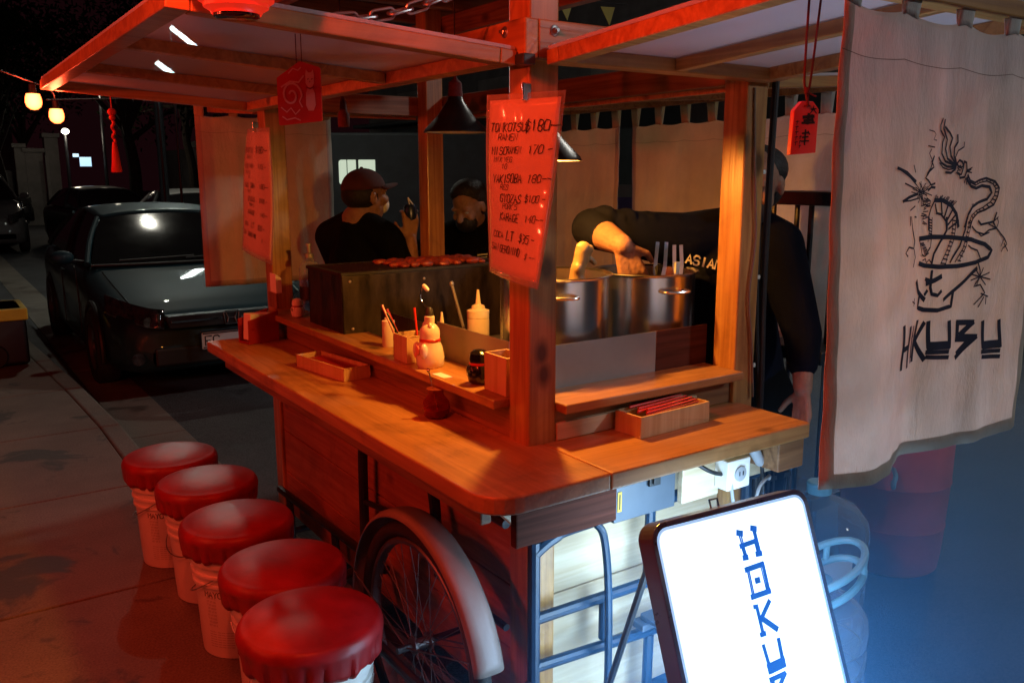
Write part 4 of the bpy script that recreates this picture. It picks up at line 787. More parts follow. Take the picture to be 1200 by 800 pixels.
# string of red bulbs leading from the flap towards the left, extended out of view as the red key light
t=thing('bulb_string','string of glowing red bulbs from the far flap corner, extended unseen for red light','string lights',(.42,3.70,1.93))
wire=smooth_path([(.50,3.97,1.908),(.425,3.70,1.935),(.10,3.45,1.99),(-.50,3.10,1.95),(-1.15,2.75,1.90),(-1.9,2.4,1.90),(-2.6,2.1,1.95),(-3.1,1.9,2.05)],6)
b=MB(); b.tube(wire,.0028,6); b.tube([(.47,3.97,1.905),(.50,4.10,1.915),(1.19,4.45,1.98)],.0028,6); b.build('wire',M['black_cable'],t)
def bulb(p,s=1.):
    o=MB(); o.lathe([(.010*s,.0),(.012*s,-.006),(.012*s,-.030),(.014*s,-.034)],p,14); h=o.build('bulb_socket',M['black_trim'],t)
    o=MB(); o.lathe([(.0,-.092*s),(.012*s,-.090*s),(.024*s,-.080*s),(.0285*s,-.066*s),(.0275*s,-.050*s),(.023*s,-.0345)],p,24); o.build('bulb',M['red_bulb'],t)
BE=[5,8,36,52,60,52,34,62,12,6]
NEAR=smooth_path([(.42,1.76,1.955),(.33,1.45,2.16),(.20,1.15,2.32),(-.10,.70,2.46),(-.42,.32,2.54),(-.85,-.2,2.58)],6)
b=MB(); b.tube(NEAR,.0028,6); b.build('wire',M['black_cable'],t)
BULBS=[(.5,3.97,1.905),(.392,3.675,1.937),(-.50,3.10,1.948),(-1.15,2.75,1.898),(-1.9,2.4,1.898),(-2.6,2.1,1.948),(.33,1.45,2.16),(.20,1.15,2.32),(-.10,.70,2.46),(-.42,.32,2.54)]  # only the first two are in view; the rest add red light
for p,e in zip(BULBS,BE):
    bulb(p)
    l=bpy.data.lights.new('bulb_light','POINT'); l.energy=e; l.color=(1.,.060,.024) if p[2]<2.1 else (1.,.055,.014); l.shadow_soft_size=.022
    o=bpy.data.objects.new('bulb_light',l); COL.objects.link(o); o.parent=t; o.location=Vector(p)-Vector((0,0,.062))-Vector(t.location)
b=MB(); b.tube([(-3.12,1.9,-.05),(-3.12,1.9,2.2)],.03,14); b.lathe([(.12,-.0),(.12,.012),(.03,.02)],(-3.12,1.9,.0),20); tag(b.build('pole',M['black_steel']),'slim black pole holding the far left end of the bulb string','pole')
# unseen mast that carries the extended string (behind the camera)
b=MB(); b.tube([(-.85,-.2,-.05),(-.85,-.2,2.6)],.03,14); b.lathe([(.12,-.0),(.12,.012),(.03,.02)],(-.85,-.2,.0),20); tag(b.build('pole',M['black_steel']),'slim black pole holding the near end of the bulb string','pole')
# pennants
t=thing('bunting','small yellow paper pennants on a line under the roof','bunting',(2.6,3.4,2.44))
b=MB(); b.tube([(2.18,3.4,2.40),(3.0,3.4,2.43)],.002,5); b.build('line',M['black_cable'],t)
for x in (2.30,2.62,2.88):
    b=MB(); b.add([(x-.045,3.4,2.405),(x+.045,3.4,2.41),(x+.005,3.39,2.32),(x-.045,3.403,2.405),(x+.045,3.403,2.41),(x+.005,3.393,2.32)],[(0,1,2),(5,4,3),(0,2,5,3),(1,4,5,2),(0,3,4,1)]); b.build('pennant',M['yellow'],t)

# ------------------------------------------------------------------ lamps in the cart
M['bulb_off']=mat('unlit_bulb',(.5,.48,.44),rough=.15,var=.04)
def pendant(label,p,rr,hh,top,name='pendant_lamp',W_=34.,spotty=False):
    t=thing(name,label,'lamp',p,0,'enamel pendant lamps over the cooking area')
    x,y,z=p
    b=MB(); prof=[(rr,0),(rr*.96,.012),(rr*.55,hh*.55),(.034,hh),(.028,hh+.02)]
    b.lathe(prof,p,40,cap=False); b.build('shade',M['shade'],t)
    b=MB(); b.lathe([(r-.003,zz+.001) for r,zz in prof[:-1]],p,40,cap=False); b.build('lining',M['shade_in'],t)
    b=MB(); b.lathe([(.03,hh+.018),(.026,hh+.07),(.010,hh+.085),(.004,hh+.10)],p,20); b.build('socket',M['maroon_cord'],t)
    b=MB(); b.tube([(x,y,z+hh+.09),(x,y,top)],.003,6); b.build('cord',M['black_cable'],t)
    b=MB(); b.lathe([(.012,hh*.8),(.018,hh*.62),(.026,hh*.42),(.024,hh*.28),(.012,hh*.18),(0,hh*.16)],p,20); b.build('bulb',M['bulb'] if W_ else M['bulb_off'],t)
    if not W_: return t
    l=bpy.data.lights.new('pendant_light','POINT'); l.energy=W_; l.color=(1.,.39,.055); l.shadow_soft_size=.03
    o=bpy.data.objects.new('pendant_light',l); COL.objects.link(o); o.parent=t; o.location=(0,0,hh*.06)
    return t
pendant('black cone pendant lamp over the grill, left of the menu',(1.80,3.04,1.775),.128,.12,2.33,W_=0.)
pendant('black cone pendant lamp over the stock pots, mostly hidden by the menu',(1.500,2.065,1.652),.125,.115,2.33,W_=46.)
t=thing('bare_socket','bare hanging lamp socket with no bulb under the left flap','lamp socket',(1.55,3.05,1.83))
b=MB(); b.lathe([(.022,1.80),(.024,1.805),(.024,1.85),(.016,1.862),(.012,1.90),(.006,1.92)],(1.46,3.35,0),20); b.build('socket',M['maroon_cord'],t)
b=MB(); b.tube([(1.46,3.35,1.915),(1.46,3.35,2.33)],.003,6); b.build('cord',M['black_cable'],t)
# ------------------------------------------------------------------ on and behind the shelves
ZC=.9202; ZS=1.0303
def lat(name,prof,c,m,parent,n=28): b=MB(); b.lathe(prof,c,n); return b.build(name,m,parent)
# cat-shaped sauce bottles
def cat_bottle(label,c,s,m,band,spout=True):
    t=thing('cat_bottle',label,'sauce bottle',c)
    x,y,z=c
    pr=[(0,0),(.034,0),(.038,.008),(.040,.030),(.034,.058),(.027,.074),(.0285,.090),(.027,.104),(.019,.116),(.014,.120),(.0145,.140),(.012,.142),(0,.142)]
    if not spout: pr=[(0,0),(.030,0),(.040,.008),(.046,.034),(.043,.058),(.034,.072),(.038,.092),(.034,.112),(.020,.124),(0,.127)]
    b=MB(); b.lathe([(r*s,h*s) for r,h in pr],c,32)
    for sg in (-1,1):
        b.ell((x-.012*s+.006,y+sg*.015*s,z+.112*s),(.007*s,.007*s,.013*s),nu=10,nv=8)
        b.ell((x-.030*s,y+sg*.020*s,z+.048*s),(.012*s,.011*s,.022*s),nu=12,nv=8)
    b.build('body',m,t)
    b=MB(); kk=1. if spout else 1.27; b.lathe([(.0278*s*kk,.0695*s),(.0295*s*kk,.072*s),(.0295*s*kk,.078*s),(.028*s*kk,.080*s)],c,32,cap=False); b.build('collar',band,t)
    if spout:
        b=MB(); b.lathe([(.012*s,.142*s),(.010*s,.158*s),(.006*s,.165*s),(0,.166*s)],c,14); b.build('stopper',M['black_trim'],t)
        b=MB(); b.tube(smooth_path([(x,y,z+.160*s),(x-.006,y+.012,z+.168*s),(x-.012,y+.030,z+.185*s),(x-.010,y+.030,z+.212*s),(x-.006,y+.018,z+.222*s)],5),.0022,8); b.build('spout',M['chrome'],t)
        b=MB(); b.capsule((x-.006,y+.019,z+.222*s),(x-.004,y+.004,z+.214*s),.007,.007,10); b.build('spout_cap',M['ceramic'],t)
    else:
        b=MB()
        for sg in (-1,1): b.ell((x-.022*s,y+sg*.010*s,z+.098*s),(.004,.004,.004),nu=8,nv=6)
        b.build('eyes',M['ceramic'],t)
    b=MB(); b.ell((x-.041*s,y-.004,z+.05*s),(.004*s,.010*s,.014*s),nu=10,nv=8); b.ell((x-.036*s,y+.014,z+.034*s),(.005*s,.011*s,.010*s),nu=10,nv=8); b.build('painted_spot',M['pink'] if spout else M['black_glaze'],t)
cat_bottle('white cat shaped sauce bottle with red collar and bent spout on the shelf',(1.262,2.305,ZS),1.12,M['ceramic'],M['red_card'])
cat_bottle('squat black cat shaped bottle with red collar near the corner post',(1.272,2.035,ZS),.78,M['black_glaze'],M['red_card'],False)
cat_bottle('small pale cat figurine bottle beside the far left post',(1.262,3.44,ZS),.62,M['ceramic'],M['red_dark'],False)
# wooden boxes
def open_box(name,label,cat,c,sx,sy,sz,rz=0,m=None,group=None):
    t=thing(name,label,cat,c,R(rz),group); w=.006
    b=MB(); b.box(-sx/2,sx/2,-sy/2,sy/2,0,w); b.box(-sx/2,-sx/2+w,-sy/2,sy/2,w,sz); b.box(sx/2-w,sx/2,-sy/2,sy/2,w,sz); b.box(-sx/2+w,sx/2-w,-sy/2,-sy/2+w,w,sz); b.box(-sx/2+w,sx/2-w,sy/2-w,sy/2,w,sz)
    b.build('box',m or W['boxwood'],t,local=True,bevel=.0012); return t
open_box('chopstick_box','upright wooden box of dark chopsticks left of the white cat bottle','box',(1.262,2.425,ZS),.085,.095,.085)
for i,(dx,dy,lx,ly,m) in enumerate([(-.02,.02,-.03,.085,'red_dark'),(.0,.03,-.02,.10,'red_dark'),(.015,-.02,.0,.025,'red_card'),(-.01,0,-.04,.07,'black_glaze')]):
    b=MB(); p=Vector((1.262+dx,2.425+dy,ZS+.012)); q=p+Vector((lx,ly,.155-.02*(i%2))); b.tube([p,q],[.0022,.0042],8)
    tag(b.build('chopstick',M[m]),['dark red chopstick leaning left out of the upright box','dark red chopstick leaning farthest left in the upright box','bright red chopstick standing right in the upright box','black chopstick leaning low in the upright box'][i],'chopstick','chopsticks in the upright box')
open_box('wooden_holder','tall wooden box at the shelf end against the corner post','box',(1.285,1.915,ZS),.075,.11,.105)
b=MB(); b.capsule((1.30,1.90,ZS+.01),(1.30,1.895,ZS+.155),.014,.010,14); tag(b.build('white_spatula',M['white_plastic']),'white plastic stick standing in the tall box by the corner post','spatula')
# wooden tray on the counter
t=open_box('napkin_tray','shallow wooden tray lying on the long counter below the shelf','tray',(1.165,2.855,ZC),.105,.33,.046,8)
b=MB(); b.box(-.04,.04,-.13,.13,.008,.036); b.build('lining',M['red_dark'],t,local=True,bevel=.003)
t=open_box('chopstick_tray','long pale wooden tray of red chopsticks on the front counter','tray',(1.665,1.695,ZC),.275,.10,.06,3)
for k in range(9):
    b=MB(); y=-.032+.008*k; z=.052+.006*(k%3); b.tube([(-.10+.01*(k%4),y,z),(.118-.008*(k%3),y*.8,z+.006)],[.0042,.0026],8)
    o=b.build('chopstick',M['red_card'] if k%3 else M['red_dark'],None,local=True); o.location=(1.665,1.695,ZC); o.rotation_euler.z=R(3)
    tag(o,'red lacquered chopstick lying in the long pale tray','chopstick','red chopsticks in the long tray')
# jars and squeeze bottles
t=thing('chili_jar','small round dark red glass jar with a spoon on the counter','jar',(1.185,2.135,ZC))
lat('glass',[(0,0),(.028,0),(.036,.008),(.0415,.030),(.038,.048),(.027,.062),(.022,.070),(.023,.082),(.027,.086)],(1.185,2.135,ZC),M['amber'],t)
lat('sauce',[(0,.003),(.027,.004),(.035,.012),(.0385,.027),(0,.029)],(1.185,2.135,ZC),M['red_dark'],t)
b=MB(); b.tube([(1.19,2.13,ZC+.02),(1.172,2.15,ZC+.135)],.0024,6); b.ell((1.171,2.151,ZC+.137),(.005,.005,.008),nu=8,nv=6); b.build('spoon',M['chrome'],t)
def squeeze(label,c,s,m):
    t=thing('squeeze_bottle',label,'squeeze bottle',c,0,'squeeze bottles of sauce')
    lat('body',[(0,0),(.026*s,0),(.028*s,.006*s),(.028*s,.095*s),(.025*s,.102*s)],c,m,t,24)
    lat('cap',[(.028*s,.098*s),(.0285*s,.116*s),(.018*s,.120*s),(.016*s,.128*s),(.007*s,.132*s),(.003*s,.168*s),(0,.169*s)],c,M['cream_plastic'],t,24)
squeeze('cream squeeze bottle at the left end of the chopsticks, by the grill',(1.295,2.66,ZS),.78,M['ketchup'])
squeeze('brown sauce squeeze bottle with cream cap behind the metal guard',(1.66,2.66,.956),1.45,M['ketchup'])
squeeze('small squeeze bottle with only its tip above the metal guard',(1.45,2.56,.956),1.15,M['ketchup'])
t=thing('pump_bottle','clear pump bottle standing behind the far left post','bottle',(1.345,3.50,ZS))
lat('body',[(0,0),(.042,0),(.045,.008),(.045,.19),(.036,.215),(.018,.225),(.018,.24)],(1.345,3.50,ZS),M['clearp'],t)
lat('pump',[(.019,.238),(.019,.255),(.008,.258),(.008,.285),(.013,.287),(.013,.296),(0,.298)],(1.345,3.50,ZS),M['sheet'],t,18)
b=MB(); b.grid(lambda u,v:(1.345+.0458*math.cos(R(170+120*u)),3.50+.0458*math.sin(R(170+120*u)),ZS+.06+.06*v),12,2); b.build('label',M['black_trim'],t)
t=thing('napkin_holder','dark red wooden napkin holder on the counter end by the far post','napkin holder',(1.135,3.57,ZC),R(12))
b=MB(); b.prism([(-.07,0),(.07,0),(.07,.13),(-.07,.10)],-.045,-.037,M=rotm('X',90)); b.prism([(-.07,0),(.07,0),(.07,.13),(-.07,.10)],.037,.045,M=rotm('X',90)); b.box(-.07,.07,-.037,.037,0,.008); b.build('holder',M['red_dark'],t,local=True,bevel=.002)
b=MB(); b.box(-.058,.05,-.03,.03,.009,.12,0,rotm('Y',4)); b.build('napkins',M['tissue'],t,local=True,bevel=.003)
t=thing('folded_napkins','stack of folded napkins in a clip on the far left post','napkins',(1.232,3.60,1.10))
b=MB()
for k in range(5): b.box(1.215+.005*k,1.219+.005*k,3.555,3.63,1.085+.003*k,1.20-.004*k,0)
b.build('napkins',M['tissue'],t,bevel=.001)
b=MB(); b.box(1.208,1.243,3.545,3.64,1.055,1.12); b.build('clip_box',W['darkz'],t,bevel=.003)
# small price cards on the shelf
b=MB(); b.box(1.215,1.245,2.14,2.21,ZS,ZS+.0012); tag(b.build('paper_slip',M['tissue']),'small white paper slip lying on the shelf','paper')

# ------------------------------------------------------------------ cooking gear
t=thing('charcoal_grill','long sooty steel box grill at the back of the cart','grill',(1.62,3.05,.956),R(0))
GX0,GX1,GY0,GY1,GZ0,GZ1=1.26,2.0,2.96,3.30,.957,1.245
b=MB()
b.box(GX0,GX1,GY0,GY0+.006,GZ0,GZ1); b.box(GX0,GX1,GY1-.006,GY1,GZ0,GZ1); b.box(GX0,GX0+.006,GY0+.006,GY1-.006,GZ0,GZ1); b.box(GX1-.006,GX1,GY0+.006,GY1-.006,GZ0,GZ1); b.box(GX0+.006,GX1-.006,GY0+.006,GY1-.006,GZ0,GZ0+.01)
b.build('firebox',M['grill'],t,bevel=.002)
b=MB(); b.box(GX0-.006,GX1+.006,GY0-.006,GY0+.02,GZ1+.001,GZ1+.013); b.box(GX0-.006,GX1+.006,GY1-.02,GY1+.006,GZ1+.001,GZ1+.013); b.box(GX0-.006,GX0+.02,GY0+.021,GY1-.021,GZ1+.001,GZ1+.013); b.box(GX1-.02,GX1+.006,GY0+.021,GY1-.021,GZ1+.001,GZ1+.013); b.build('rim',M['soot'],t,bevel=.002)
b=MB()
for k in range(46): x=GX0+.03+k*.0152; b.tube([(x,GY0+.02,GZ1+.010),(x,GY1-.02,GZ1+.010)],.0028,6)
b.build('grate',M['soot'],t)
for (x,z) in ((GX0+.03,GZ1-.02),(GX0+.035,GZ0+.09),(GX1-.05,GZ1-.02),(1.6,GZ1-.03)):
    b=MB(); b.ell((x,GY0-.002,z),(.006,.004,.006),nu=10,nv=6); b.build('rivet',M['galv'],t)
rg=random.Random(9)
for k in range(7):
    b=MB(); x0=1.55+k*.058
    for j in range(10):
        b.ell((x0+rg.uniform(-.02,.02),GY0+.06+j*.022,GZ1+.016+rg.uniform(0,.006)),(.020+rg.uniform(0,.014),.016+rg.uniform(0,.008),.009+rg.uniform(0,.007)),nu=10,nv=7)
    b.tube([(x0,GY0+.02,GZ1+.018),(x0,GY0+.31,GZ1+.018)],.002,5)
    tag(b.build('meat_skewer',M['meat'],remesh=.005),'red glazed meat skewer on the far end of the sooty grill','skewer','meat skewers on the grill')
# stock pots
def pot(label,c,r,h,handles):
    t=thing('stock_pot',label,'pot',c)
    x,y,z=c
    lat('body',[(0,0),(r-.01,0),(r,.012),(r,h-.004),(r+.010,h),(r+.012,h+.004),(r+.009,h+.007),(r-.003,h+.002),(r-.004,.02),(0,.016)],c,M['steel'],t,64)
    lat('broth',[(0,h-.07),(r-.0045,h-.07)],c,M['broth'],t,48)
    for a in handles:
        d=Vector((math.cos(R(a)),math.sin(R(a)),0)); s=Vector((-d.y,d.x,0)); o=Vector(c)+Vector((0,0,h-.045))
        b=MB(); b.tube(smooth_path([o+d*(r-.002)-s*.045,o+d*(r+.03)-s*.042,o+d*(r+.04),o+d*(r+.03)+s*.042,o+d*(r-.002)+s*.045],5),.005,8); b.build('handle',M['steel'],t)
    return t
M['broth']=mat('brown_broth',(.16,.075,.02),rough=.1,var=.2,coat=.4)
pot('shiny steel stock pot right of the corner post, with a bone poking out',(1.575,2.085,1.03),.165,.285,(60,240))
pot('dull steel stock pot under the hand of the cook',(1.945,2.085,1.03),.163,.272,(80,260))
for nm,cx in (('left',1.575),('right',1.945)):
    b=MB(); b.lathe([(.13,.956),(.15,.96),(.15,.985),(.12,1.0)],(cx,2.085,0),24); 
    for k in range(4): a=k*math.pi/2; b.bar((cx+.05*math.cos(a),2.085+.05*math.sin(a),1.018),(cx+.15*math.cos(a),2.085+.15*math.sin(a),1.018),.012,.02)
    b.tube([(cx+.14*math.cos(k*.4),2.085+.14*math.sin(k*.4),1.0) for k in range(16)],.008,6,closed=False)
    tag(b.build('gas_burner',M['soot']),'black gas burner under the %s stock pot'%('shiny' if nm=='left' else 'dull'),'burner')
b=MB(); b.capsule((1.61,2.035,1.24),(1.622,2.03,1.34),.027,.022,14); b.capsule((1.622,2.03,1.33),(1.640,2.03,1.395),.021,.023,14); b.ell((1.612,2.02,1.335),(.012,.014,.02)); b.ell((1.642,2.02,1.36),(.010,.012,.016)); b.ell((1.625,2.015,1.30),(.018,.012,.014)); b.ell((1.652,2.03,1.392),(.026,.02,.018)); b.capsule((1.655,2.03,1.375),(1.676,2.02,1.352),.010,.009,10); b.ell((1.630,2.03,1.40),(.014,.015,.014))
tag(b.build('pork_bone',M['bone'],remesh=.005),'pale bone sticking up out of the shiny stock pot','bone')
def tongs(label,p,q,w):
    p=Vector(p);q=Vector(q);s=Vector((.80,-.6,0))*w; t=thing('tongs',label,'tongs',p,0,'steel tongs in the dull pot')
    for sg in (-1,1):
        b=MB(); b.bar(p+s*sg*.3,p.lerp(q,.5)+s*sg*1.1,.013,.0025,up=(.5,.8,0)); b.bar(p.lerp(q,.5)+s*sg*1.1,q+s*sg,.012,.0025,up=(.5,.8,0)); b.build('arm',M['chrome'],t)
    b=MB(); b.box(-.014,.014,-.004,.004,-.02,.018,0,Matrix.Translation(p.lerp(q,.42))); b.build('grip',M['white_plastic'] if w<.012 else M['black_trim'],t,bevel=.002)
tongs('open steel tongs leaning at the left of the dull pot',(1.925,2.0,1.245),(1.965,2.03,1.40),.014)
tongs('steel tongs with a pale grip at the right of the dull pot',(2.045,2.03,1.26),(2.055,2.05,1.385),.011)
b=MB(); b.tube([(1.66,2.46,.98),(1.648,2.47,1.20)],.0095,10); b.tube([(1.668,2.46,.98),(1.672,2.47,1.185)],.005,8); tag(b.build('steel_cutlery',M['chrome']),'bright upright steel handles behind the metal guard by the menu','utensils')
b=MB(); b.tube([(1.70,2.80,.97),(1.655,2.84,1.20)],.006,8); b.ell((1.655,2.841,1.202),(.009,.009,.012)); tag(b.build('dark_ladle',M['sheet']),'thin dark ladle handle leaning beside the brown squeeze bottle','ladle')
b=MB(); b.lathe([(0,0),(.085,0),(.10,.06),(.105,.11),(.10,.112),(.09,.02),(0,.015)],(1.90,2.55,.956),28); tag(b.build('steel_bowl',M['sheet']),'dark steel mixing bowl behind the metal guard','bowl')

# ------------------------------------------------------------------ power under the counter
t=thing('power_box','grey blue steel power box with a switch under the front counter','power box',(1.53,1.66,.77))
b=MB(); b.box(1.4195,1.640,1.612,1.70,.715,.874); b.build('case',M['blue_steel'],t,bevel=.003)
b=MB(); b.box(1.535,1.575,1.602,1.6125,.795,.832); b.box(1.543,1.567,1.594,1.6022,.803,.826); b.build('switch',M['black_trim'],t,bevel=.002)
b=MB(); b.box(1.430,1.444,1.6105,1.6118,.745,.80); b.build('label',M['yellow_label'] if 'yellow_label' in M else M['yellow'],t)
b=MB(); b.box(1.4355,1.4385,1.6094,1.6103,.752,.793); b.build('mark',M['black_trim'],t)
t=thing('power_outlet','white outlet box with a plug under the right end of the counter','outlet',(1.83,1.58,.79))
b=MB(); b.box(1.78,1.872,1.55,1.60,.745,.832); b.build('case',M['white_plastic'],t,bevel=.004)
b=MB(); b.lathe([(.022,0),(.022,.004),(.019,.005)],M=Matrix.Translation((1.828,1.549,.79))@rotm('X',90),n=20); b.build('socket',M['grey_cable'],t)
b=MB()
for s in (-.007,.007): b.box(1.828+s-.0015,1.828+s+.0015,1.5425,1.5445,.786,.798)
b.build('slots',M['black_trim'],t)
t=thing('plug_cable','grey cable with a plug looping below the outlet','cable',(1.90,1.57,.80))
b=MB(); b.tube(smooth_path([(1.80,1.555,.765),(1.80,1.54,.70),(1.83,1.54,.655),(1.88,1.54,.675),(1.91,1.545,.735),(1.98,1.57,.745),(2.02,1.60,.72)],6),.005,8); b.build('cord',M['grey_cable'],t)
b=MB(); b.capsule((1.895,1.56,.845),(1.93,1.565,.80),.018,.014,12); b.build('plug',M['grey_cable'],t)
tag(tube('black_cable',smooth_path([(1.66,1.60,.86),(1.72,1.57,.815),(1.78,1.575,.79)],5),.006,M['black_cable'],None),'short black cable between the power box and the outlet','cable')
tag(tube('black_cable',smooth_path([(1.955,1.58,.80),(1.965,1.575,.68),(1.962,1.57,.5),(1.97,1.55,.1)],6),.006,M['black_cable'],None),'black cable dropping from the plug behind the lit sign','cable')
# cables down the right post
tag(tube('power_cable',smooth_path([(2.128,1.80,1.93),(2.135,1.79,1.6),(2.142,1.785,1.2),(2.16,1.77,.9),(2.17,1.76,.6),(2.18,1.74,.0)],8),.0085,M['black_cable'],None),'thick black cable hanging left of the cook beside the right post','cable')
tag(tube('power_cable',smooth_path([(2.185,1.79,1.92),(2.178,1.79,1.6),(2.172,1.785,1.25),(2.16,1.765,.93),(2.15,1.755,.5),(2.16,1.74,.0)],8),.011,M['black_cable'],None),'thick black cable hanging across the face of the cook','cable')
tag(tube('thin_cable',smooth_path([(2.045,1.752,1.86),(2.062,1.748,1.6),(2.078,1.748,1.42),(2.062,1.748,1.25),(2.085,1.748,1.10),(2.10,1.745,.93)],8),.0038,M['yellow_cord'] if 'yellow_cord' in M else M['hemcloth_dark'],None),'thin tan cord running down the face of the right post','cord')
for z,nm in ((1.62,'upper'),(1.30,'middle'),(1.02,'lower')):
    b=MB(); b.lathe([(.012,-.006),(.0135,0),(.012,.006)],(2.136,1.787,z),12); tag(b.build('cable_tie',M['white_plastic']),'%s white cable tie round the cables by the right post'%nm,'cable tie')

# ------------------------------------------------------------------ light box sign
t=thing('lightbox_sign','tilted white lightbox sign with blue HOKUBU lettering, lit','sign',(1.50,1.20,ZR))
th=R(-4.7); U=Vector((math.cos(th),math.sin(th),0)); V=Vector((-.031,-.3759,-.9261)).normalized(); NN=-(U.cross(V)).normalized()
if NN.y>0: NN=-NN
TL=Vector((1.298,1.35,.827)); SW,SH,SD=.487,1.02,.044
def sg(u,v,l=0.): return TL+U*u+V*v+NN*l
def rrect(x0,x1,y0,y1,r): return round_poly([(x0,y0),(x1,y0),(x1,y1),(x0,y1)],r,6)
def splate(b,poly,l0,l1,mi=0):
    n=len(poly); vs=[sg(x,y,l0) for x,y in poly]+[sg(x,y,l1) for x,y in poly]
    b.add(vs,[list(range(n)),[n+i for i in range(n)][::-1]]+[(i,(i+1)%n,n+(i+1)%n,n+i) for i in range(n)],mi)
b=MB(); o1=rrect(-.006,SW+.006,-.006,SH+.006,.042); i1=rrect(.007,SW-.007,.007,SH-.007,.032); n=len(o1)
vs=[sg(x,y,l) for l in (.006,-SD-.006) for P_ in (o1,i1) for x,y in P_]
fs=[]
for i in range(n):
    j=(i+1)%n; fs+= [(i,j,n+j,n+i),(2*n+i,3*n+i,3*n+j,2*n+j),(i,2*n+i,2*n+j,j),(n+i,n+j,3*n+j,3*n+i)]
b.add(vs,fs); b.build('frame',M['sign_frame'],t,bevel=.002)
b=MB(); splate(b,rrect(.0075,SW-.0075,.0075,SH-.0075,.0318),.002,-.002); b.build('lit_face',M['sign_white'],t)
for l0,l1 in ((.0055,.0025),(-SD-.0025,-SD-.0055)):
    b=MB(); o1=rrect(.0072,SW-.0072,.0072,SH-.0072,.0318); i1=rrect(.0135,SW-.0135,.0135,SH-.0135,.026); n=len(o1)
    vs=[sg(x,y,l) for l in (l0,l1) for P_ in (o1,i1) for x,y in P_]; fs=[]
    for i in range(n):
        j=(i+1)%n; fs+= [(i,j,n+j,n+i),(2*n+i,3*n+i,3*n+j,2*n+j),(i,2*n+i,2*n+j,j),(n+i,n+j,3*n+j,3*n+i)]
    b.add(vs,fs); b.build('acrylic_edge',M['acrylic'],t)
b=MB(); splate(b,rrect(.0075,SW-.0075,.0075,SH-.0075,.0318),-SD+.002,-SD-.002); b.build('lit_face',M['sign_white'],t)
for l_,d_ in ((.012,NN),(-SD-.012,-NN)):
    al=bpy.data.lights.new('sign_tube_light','AREA'); al.shape='RECTANGLE'; al.size=SW-.03; al.size_y=SH-.03; al.energy=21.; al.color=(.44,.71,1.)
    ao=bpy.data.objects.new('sign_tube_light',al); COL.objects.link(ao); ao.parent=t
    mm=Matrix((U,(-d_).cross(U),-d_)).transposed().to_4x4(); mm.translation=sg(SW/2,SH/2,l_)-Vector(t.location); ao.matrix_local=mm
S=[]
def q(w,*p): S.append((w*1.3,[(x/1000.,y/1000.) for x,y in p]))
c0=246
def H_(y):
    q(.011,(c0,y+2),(c0+12,y+6)); q(.011,(c0+46,y),(c0+58,y+4)); q(.0036,(c0+3,y+8),(c0+5,y+34));q(.0036,(c0+9,y+8),(c0+10,y+34));q(.009,(c0+52,y+4),(c0+54,y+64)); q(.009,(c0,y+34),(c0+54,y+31)); q(.009,(c0+6,y+36),(c0+9,y+60)); q(.010,(c0+2,y+62),(c0+13,y+63)); q(.010,(c0+44,y+62),(c0+58,y+63)); q(.0036,(c0+46,y+34),(c0+47,y+60))
def O_(y):
    q(.010,(c0,y+3),(c0+56,y+1)); q(.0036,(c0+4,y+3),(c0+3,y+66));q(.0036,(c0+9,y+3),(c0+8,y+66)); q(.003,(c0+48,y+3),(c0+49,y+66)); q(.008,(c0+56,y),(c0+56,y+68)); q(.010,(c0,y+67),(c0+59,y+66)); q(.011,(c0+24,y+34),(c0+33,y+34))
def K_(y):
    q(.008,(c0,y+2),(c0+10,y+3)); q(.008,(c0+8,y+2),(c0+9,y+66)); q(.009,(c0+2,y+67),(c0+15,y+67)); q(.009,(c0+50,y),(c0+12,y+34)); q(.011,(c0+16,y+32),(c0+54,y+66))
def U_(y):
    q(.008,(c0+2,y),(c0+6,y+46)); q(.009,(c0+52,y-2),(c0+50,y+46)); q(.010,(c0+2,y+48),(c0+54,y+45)); q(.009,(c0+2,y+60),(c0+54,y+57)); q(.0036,(c0+8,y+64),(c0+50,y+61))
def B_(y):
    q(.009,(c0+6,y),(c0+6,y+66)); q(.009,(c0,y+2),(c0+48,y)); q(.009,(c0+48,y),(c0+12,y+32)); q(.009,(c0+12,y+32),(c0+54,y+32)); q(.010,(c0+54,y+32),(c0+4,y+68))
H_(59);O_(146);K_(234);U_(326);B_(402);U_(492)
b=MB(); b.strokes(S,None,lambda u,v,l:sg(u,v,l),.0034); b.build('lettering',M['sign_blue'],t)
b=MB(); b.strokes(S,None,lambda u,v,l:sg(SW-u,v,-SD-l),.0034); b.build('lettering',M['sign_blue'],t)
for u in (.06,SW-.06):
    b=MB(); b.tube([sg(u,.05,-SD-.012),sg(u,.08,-SD-.06),Vector((sg(u,0).x,1.69,ZR+.01))],.009,8); b.build('rear_leg',M['black_steel'],t)
b=MB(); b.box(.15,.19,-.006,.006,-.014,-.007,0,Matrix((tuple(U)+(TL.x,),tuple(V)+(TL.y,),tuple(NN)+(TL.z,),(0,0,0,1))) if False else Matrix.Identity(4)) if False else b.tube([sg(.21,-.006,-.03),sg(.21,-.026,-.03),sg(.235,-.026,-.03),sg(.235,-.006,-.03)],.003,6); b.build('handle',M['chrome'],t)

